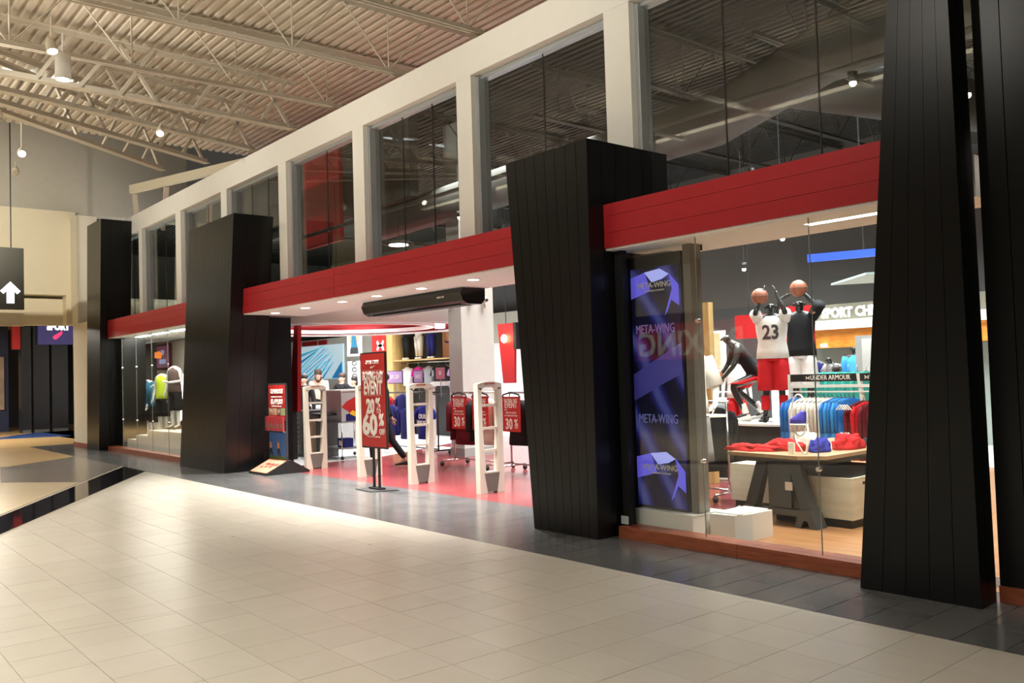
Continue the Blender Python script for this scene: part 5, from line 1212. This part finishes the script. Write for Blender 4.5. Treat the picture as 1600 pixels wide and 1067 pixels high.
# table
t = thing('display_table', 'wood-topped table on a splayed grey steel trestle, piled with clothes', 'table', (-4.9, 7.9, 0))
m = MB(); m.prism([(-5.45, 7.35), (-4.62, 7.28), (-4.40, 7.42), (-4.40, 9.3), (-5.45, 9.3)], .655, .69); m.build('table_top', wood_mat('table_wood', (.33, .20, .10), (.45, .29, .16), .4, (8, 1, 8)), t, world=True)
MB().box(-5.40, 7.42, .60, -4.46, 9.25, .6545).build('apron', DMETAL, t, world=True)
GS = mat('trestle_steel', (.085, .095, .10), .4, metal=.4)
for (xa, xb) in ((-5.28, -5.16), (-4.72, -4.60)):
    s = -1 if xa < -5 else 1
    MB().hexa([(xa+s*.05,7.40,.10),(xb+s*.05,7.40,.10),(xb+s*.05,7.52,.10),(xa+s*.05,7.52,.10)], [(xa-s*.10,7.43,.60),(xb-s*.10,7.43,.60),(xb-s*.10,7.50,.60),(xa-s*.10,7.50,.60)]).build('leg', GS, t, world=True)
    MB().prismY([(xa+s*.03-.06, 0), (xa+s*.03, .17), (xb+s*.03, .17), (xb+s*.03+.06, 0), (xb+s*.03-.01, 0), (xb+s*.03-.04, .07), (xa+s*.03+.04, .07), (xa+s*.03+.01, 0)], 7.38, 7.56).build('foot', GS, t, world=True)
    MB().box(xa, 9.1, 0, xb, 9.2, .60).build('leg', GS, t, world=True)
MB().box(-5.2, 7.41, .10, -4.7, 7.49, .16).build('cross_bar', GS, t, world=True)
MB().box(-5.05, 7.43, .17, -4.80, 7.47, .60).build('panel', GS, t, world=True)
MB().box(-4.86, 7.425, .34, -4.78, 7.429, .42).build('paper_tag', SIGNW, t, world=True)
t = thing('wooden_crate', 'large pale wood chest with oval hand holes behind the table legs', 'crate', (-4.7, 8.5, 0))
PALE = wood_mat('pale_wood', (.55, .52, .40), (.64, .61, .49), .5, (2, 2, 14))
X0, X1, Y0, Y1 = -5.15, -4.28, 7.62, 8.98
MB().box(X0+.03, Y0+.03, 0, X1-.03, Y1-.03, .08).build('plinth', BLK, t, world=True)
MB().box(X0, Y0, .081, X1, Y0+.03, .47).build('front_panel', PALE, t, world=True)
MB().box(X1-.03, Y0+.031, .081, X1, Y1, .47).build('side_panel', PALE, t, world=True)
MB().box(X0, Y0+.031, .081, X1-.031, Y1, .46).build('inner_box', BLK, t, world=True)
MB().box(X0+.04, Y0+.04, .4605, X1-.04, Y1-.04, .468).build('dark_lid', BLK, t, world=True)
for y in (7.82, 8.25, 8.68): MB().box(X1+.0005, y, .40, X1+.004, y+.10, .425).build('hand_hole', BLK, t, world=True)
t = thing('wooden_crate', 'smaller pale wood box seen between the splayed table legs', 'crate', (-5.7, 8.3, 0)); MB().box(-5.95, 8.05, .08, -5.35, 8.6, .48).build('box_body', PALE, t, world=True); MB().box(-5.92, 8.08, 0, -5.38, 8.57, .0795).build('plinth', BLK, t, world=True)
from mathutils import noise as MN
def pile(name, label, x, y, z, rx, ry, rz, m, seed):
    n, mr = 44, 14; vs = []
    for i in range(mr+1):
        t_ = i/mr; k = math.cos(t_*PI/2)**.75
        for j in range(n):
            a = 2*PI*j/n; w = 1+.16*math.sin(2*a+seed)+.10*math.sin(5*a+seed*2-t_*3)
            u = Vector((math.cos(a)*k*1.6, math.sin(a)*k*1.6, t_*1.5+seed*3))
            f = MN.noise(u*1.7)*.30+abs(MN.noise(u*4.5))*-.30+abs(MN.noise(u*9))*-.12
            w *= 1+f*(.25+.75*min(1, t_*4))
            h = rz*(math.sin(t_*PI/2)**.8)*(1+f*.8) if i else 0
            vs.append((x+rx*k*w*math.cos(a), y+ry*k*w*math.sin(a), z+max(0, h)))
    fs = [(i*n+j, i*n+(j+1)%n, (i+1)*n+(j+1)%n, (i+1)*n+j) for i in range(mr) for j in range(n)]
    fs += [tuple(range(n-1,-1,-1)), tuple(range(mr*n, mr*n+n))]
    return tag(MB().add(vs, fs).build(name, m, None, True), label, 'clothes')
ZT_ = .691
pile('clothes_heap', 'bright red top spilling over the left edge of the display table', -5.32, 7.55, ZT_, .24, .13, .07, FR, 1)
pile('clothes_heap', 'crumpled red tops in the middle of the display table', -5.05, 7.75, ZT_, .20, .15, .11, FR, 2)
pile('clothes_heap', 'white cloth lying over the red tops on the display table', -5.0, 8.1, ZT_, .17, .12, .16, FW, 3)
pile('clothes_heap', 'crumpled navy tops under the white wire holder', -4.70, 7.80, ZT_, .12, .14, .13, FRB, 4)
pile('clothes_heap', 'rounded red bundle right of the navy tops', -4.62, 8.18, ZT_, .14, .18, .15, FR, 5)
pile('clothes_heap', 'dark grey tops at the right of the display table', -4.6, 8.78, ZT_, .15, .2, .08, FK, 6)
pile('clothes_heap', 'blue top at the far right end of the display table', -4.52, 9.1, ZT_, .1, .14, .12, FRB, 7)
t = thing('wire_holder', 'white looped wire shoe holder standing on the display table', 'holder', (-4.72, 7.5, .69))
m = MB(); m.tube([(-4.72+.085*math.sin(a)*(1 if True else 1), 7.5, 1.06+.20*math.cos(a)) for a in [2*PI*k/20 for k in range(20)]], .008, 8, True); m.build('loop', WHITE, t, True, True)
MB().tube([(-4.80, 7.5, .97), (-4.74, 7.47, .80), (-4.66, 7.45, .70)], .008, 8).build('leg', WHITE, t, True, True)
MB().tube([(-4.64, 7.5, .97), (-4.60, 7.47, .84), (-4.63, 7.45, .70)], .008, 8).build('leg', WHITE, t, True, True)
MB().tube([(-4.66, 7.45, .70), (-4.63, 7.45, .70)], .008, 8).build('foot_bar', WHITE, t, True, True)
MB().box(-4.82, 7.44, .692, -4.755, 7.46, .80).build('label_card', SIGNW, t, world=True)
t = thing('sports_shoe', 'single violet-blue sports shoe with a white sole held in the wire loop', 'shoe', (-4.72, 7.5, 1.0))
SH = mat('shoe_violet', (.08, .07, .50), .5)
m = MB(); m.loft([(-.01,0,-.02,.085,.03),(-.01,0,.02,.08,.032),(.01,0,.05,.06,.028),(.035,0,.085,.035,.024),(.04,0,.10,.028,.022)], 14); m.build('upper', SH, t, True)
m = MB(); m.loft([(-.005,0,-.04,.088,.033),(-.005,0,-.021,.09,.034)], 14); m.build('sole', WHITE, t, True)
t.rotation_euler.z = .3

# ================================================================= LEFT SHOW WINDOW
struct('wall_display_left', MB().box(-24.3, 7.72, 0, -16.9, 7.8, 2.66), mat('display_wall', (.50, .43, .36), .7), 'beige back wall of the left show window', 'wall')
struct('ceiling_display_left', MB().box(-26.9, 6.62, 2.70, -16.9, 7.8, 2.75), CEILW, 'white ceiling of the left show window', 'ceiling')
for k in range(4):
    tt = thing('strip_light', 'bright strip light under the ceiling of the left show window', 'light', (-21.2+k*1.2, 6.25, 2.645), group='strip lights in the left show window'); MB().box(0, 0, 0, .8, .12, .02).build('strip', LAMPW, tt); MB().box(-.02, -.02, .0205, .82, .14, .03).build('tray', WHITE, tt)
for k, (x0, x1, h) in enumerate(((-22.15, -21.25, .27), (-21.24, -20.4, .39), (-20.39, -19.2, .52), (-19.19, -18.1, .53), (-18.09, -16.95, .53))):
    t = thing('white_step', 'white display step in the left show window, %s' % ('lowest and leftmost', 'second from the left, one higher', 'highest, in the middle', 'just right of the highest', 'beside the black pillar')[k], 'plinth', ((x0+x1)/2, 6.8, 0)); MB().box(x0, 6.25, 0, x1, 7.3, h).build('step_box', WHITE, t, world=True); MB().box(x0+.01, 6.246, .02, x1-.01, 6.2495, h-.02).build('front_panel', WHITE, t, world=True)
mannequin('mannequin in a blue jacket and dark tights, left one in the left show window', (-22.0, 6.75, .282), .7, dict(kl=(.1,-.1,.5), ar=(-.1,.16,.1), tr=(-.1,.03,.04)), MANW, FBJ, FK, .93, sleeves=.5, shoes=FY)
mannequin('mannequin in a blue jacket and dark tights, right of the other blue one', (-21.55, 6.8, .282), .5, dict(kl=(.1,-.1,.5), ar=(-.1,.16,.1), tr=(-.1,.03,.04)), MANW, FBJ, FK, .85, sleeves=.5, shoes=FY)
mannequin('white mannequin in a yellow-green vest and black shorts', (-20.72, 6.7, .402), .5, dict(), MANW, FY, FK, .93, sleeves=0, shoes=FY)
mannequin('white mannequin in a grey-brown vest bending an arm, nearest the black pillar', (-20.05, 6.75, .532), .4, dict(wl=(.1,-.25,1.1), hl=(.03,-.3,1.12)), MANW, fab('taupe', (.13, .09, .08)), FK, .95, sleeves=0, shoes=BLK)
t = thing('framed_poster', 'maroon framed poster hanging in the left show window', 'poster', (-23.6, 7.65, 1.9)); MB().box(-24.15, 7.66, 1.93, -23.08, 7.715, 2.60).build('frame', FM, t, world=True); MB().box(-24.08, 7.65, 1.98, -23.15, 7.6595, 2.55).build('print', mat('poster_purple', (.25, .06, .14), .5, emit=(.3, .1, .2), es=.25, noise=0), t, world=True)
for k, w_ in enumerate((.22, .5)): MB().box(-23.6-w_/2, 7.64, 2.08+.2*(1-k)*1.2, -23.6+w_/2, 7.646, 2.20+.2*(1-k)*1.2).build('pale_block', mat('poster_blue', (.4, .45, .75), .5, emit=(.4, .45, .8), es=.5, noise=0), t, world=True)
MB().prismY([(-24.2, 2.25), (-23.7, 2.22), (-23.6, 2.34), (-23.8, 2.42), (-24.2, 2.40)], 7.63, 7.636).build('orange_reflection', mat('orange_reflection_glow', (.9, .3, .03), .5, emit=(1, .25, .02), es=1.0, noise=0), t, world=True)  # reflection of an orange sign, built as a glowing shape
t = thing('glowing_panel', 'tall white glowing panel behind the mannequins nearest the black pillar', 'panel', (-22.1, 7.6, 0)); MB().box(-22.45, 7.60, .6, -21.8, 7.64, 1.75).build('panel', LAMPW, t, world=True); MB().box(-22.5, 7.641, 0, -21.75, 7.70, 1.8).build('casing', WHITE, t, world=True)
t = thing('red_stand', 'slim tapering red stand at the left of the left show window', 'stand', (-24.85, 7.2, 0)); MB().hexa([(-25.0,7.2,0),(-24.65,7.2,0),(-24.65,7.4,0),(-25.0,7.4,0)], [(-24.96,7.25,1.9),(-24.9,7.25,1.9),(-24.9,7.3,1.9),(-24.96,7.3,1.9)]).build('stand_body', REDD, t, world=True); MB().box(-25.1, 7.15, 0, -24.6, 7.45, .02).build('base_plate', BLK, t, world=True)
pile('gym_bag', 'black gym bag lying on the white step between the mannequins', -20.45, 7.05, .522, .16, .12, .16, FK, 9)
t = thing('dim_area_sheet', 'dark sheet standing in for dim depth behind the left blue-jacketed mannequin', 'panel', (-26, 7.7, 0)); MB().box(-27.4, 7.66, 0, -24.4, 7.71, 2.65).build('panel', mat('curtain', (.03, .03, .035), .7), t, world=True)  # plain dark sheet standing in for dim depth and reflections, not a curtain

# ================================================================= LEFT EDGE
t = thing('direction_sign', 'dark grey box sign with a glowing white up arrow at the left edge', 'sign', (-21, 3.6, 3.2))
MB().box(-21.12, 1.5, 3.23, -21.0, 3.93, 4.55).build('sign_box', mat('sign_olive_grey', (.045, .045, .035), .5), t, world=True)
MB().prismX([(3.60, 3.36), (3.74, 3.36), (3.74, 3.62), (3.80, 3.56), (3.86, 3.62), (3.67, 3.82), (3.48, 3.62), (3.54, 3.56), (3.60, 3.62)], -20.999, -20.99).build('arrow', mat('arrow_glow', (1, 1, 1), .5, emit=(.9, .92, 1), es=2.5, noise=0), t, world=True)
for y in (1.8, 3.7): MB().tube([(-21.06, y, 4.55), (-21.06, y, 9.2)], .012, 6).build('hanger_rod', BLK, t, world=True)
t = thing('header_beam', 'cream header beam across the far opening below the arrow sign', 'beam', (-24, 1, 3.2)); MB().box(-25.1, -6, 3.15, -24.9, 4.65, 3.45).build('beam_body', WALLC, t, world=True); MB().box(-25.11, -6, 3.13, -24.89, 4.66, 3.149).build('beam_trim', BEIGE, t, world=True)
DK = mat('post_black', (.012, .013, .014), .3)
def farpost(y0, y1, lab, x=-34.0, h=3.9):
    t = thing('shop_post', lab, 'post', (x, (y0+y1)/2, 0)); MB().box(x-.5, y0, 0, x, y1, h).build('post_body', DK, t, world=True); MB().box(x-.48, y0+.02, 0, x+.02, y1-.02, .1).build('post_base', mat('post_base', (.1, .1, .1), .4), t, world=True)
farpost(6.25, 6.55, 'black post of the far shop, left one under the glowing sign'); farpost(6.62, 7.12, 'black post of the far shop, middle one under the glowing sign'); farpost(7.2, 7.72, 'black post of the far shop, right one under the glowing sign')
t = thing('far_shop_sign', 'glowing far shop fascia with white lettering and a red tick', 'sign', (-33.8, 7.2, 3.1))
MB().box(-33.98, 6.75, 3.05, -33.8, 8.2, 4.0-.1).build('fascia_board', mat('fascia_violet', (.05, .05, .12), .4, emit=(.04, .03, .16), es=.5, noise=0), t, world=True)
text('SPORT', .30, -33.79, 7.38, 3.66, mat('letters_glow', (1, 1, 1), .5), t, '+X', bold=.02, sx=.8)
MB().prismX([(7.2, 3.28), (7.3, 3.22), (7.5, 3.42), (7.5, 3.52), (7.25, 3.36)], -33.797, -33.787).build('red_tick', mat('red_glow', (1, 0, 0), .5, emit=(1, .03, .1), es=2, noise=0), t, world=True)
t = thing('red_fascia', 'small red fascia of the far shop, left of its black posts', 'fascia', (-34, 6.2, 3)); MB().box(-34.3, 6.0, 2.9, -34.05, 6.24, 3.85).build('fascia_board', REDD, t, world=True); MB().box(-34.31, 5.99, 2.88, -34.04, 6.25, 2.899).build('edge_trim', BLK, t, world=True)
struct('wall_far', MB().box(-40, 5.0, 0, -39.7, 16, 4), mat('far_dark', (.03, .035, .05), .6), 'dark shop interior wall at the far end of the corridor', 'wall')
struct('wall_far', MB().box(-36.3, 5.5, 0, -36, 6.2, 4), mat('far_blue', (.02, .03, .08), .5), 'dark blue shop window wall behind the far posts', 'wall')
struct('wall_far', MB().box(-47.8, -6, 0, -47.5, 5, 4), GREYW, 'end wall of the far corridor', 'wall')
t = thing('far_poster', 'tall pale poster on the dark wall of the far shop', 'poster', (-35.9, 5.9, 1)); MB().box(-35.98, 5.75, .8, -35.9, 6.05, 2.7).build('poster_sheet', mat('far_poster', (.35, .25, .2), .6, noise=.6, nscale=3), t, world=True); MB().box(-35.985, 5.73, .78, -35.981, 6.07, 2.72).build('backing', BLK, t, world=True)
t = thing('string_lights', 'glittering strip of small lights at the right edge of the far opening', 'lights', (-30, 7.1, .5))
m = MB()
for k in range(26): m.sphere((-30, 7.06+.02*math.sin(k*2.3), .5+k*.085), .022, n=6, m=4)
m.build('bulbs', mat('bulb_white', (1, 1, 1), .5, emit=(.9, .95, 1), es=3, noise=0), t, world=True); MB().box(-30.1, 6.98, 0, -30.03, 7.14, 3.0).build('backing', DK, t, world=True)
t = thing('service_cart', 'grey service cart with a dark wheel cut off by the left edge', 'cart', (-17, 2.2, 0))
q_ = (-19.2, 3.1)
MB().box(q_[0]-.5, q_[1]-.7, .14, q_[0], q_[1], .95).build('cart_body', mat('cart_grey', (.28, .30, .28), .5), t, world=True)
MB().tube([(q_[0]+.0, q_[1]-.04, .95), (q_[0]+.03, q_[1]+.02, .8), (q_[0]+.0, q_[1]-.02, .5)], .015, 6).build('handle', BLK, t, world=True)
for dx in (-.42, -.06):
    MB().tube([(q_[0]+dx, q_[1]-.05, .07), (q_[0]+dx, q_[1]-.01, .07)], .07, 12).build('wheel', BLK, t, True, True); MB().tube([(q_[0]+dx, q_[1]-.6, .07), (q_[0]+dx, q_[1]-.56, .07)], .07, 12).build('wheel', BLK, t, True, True)
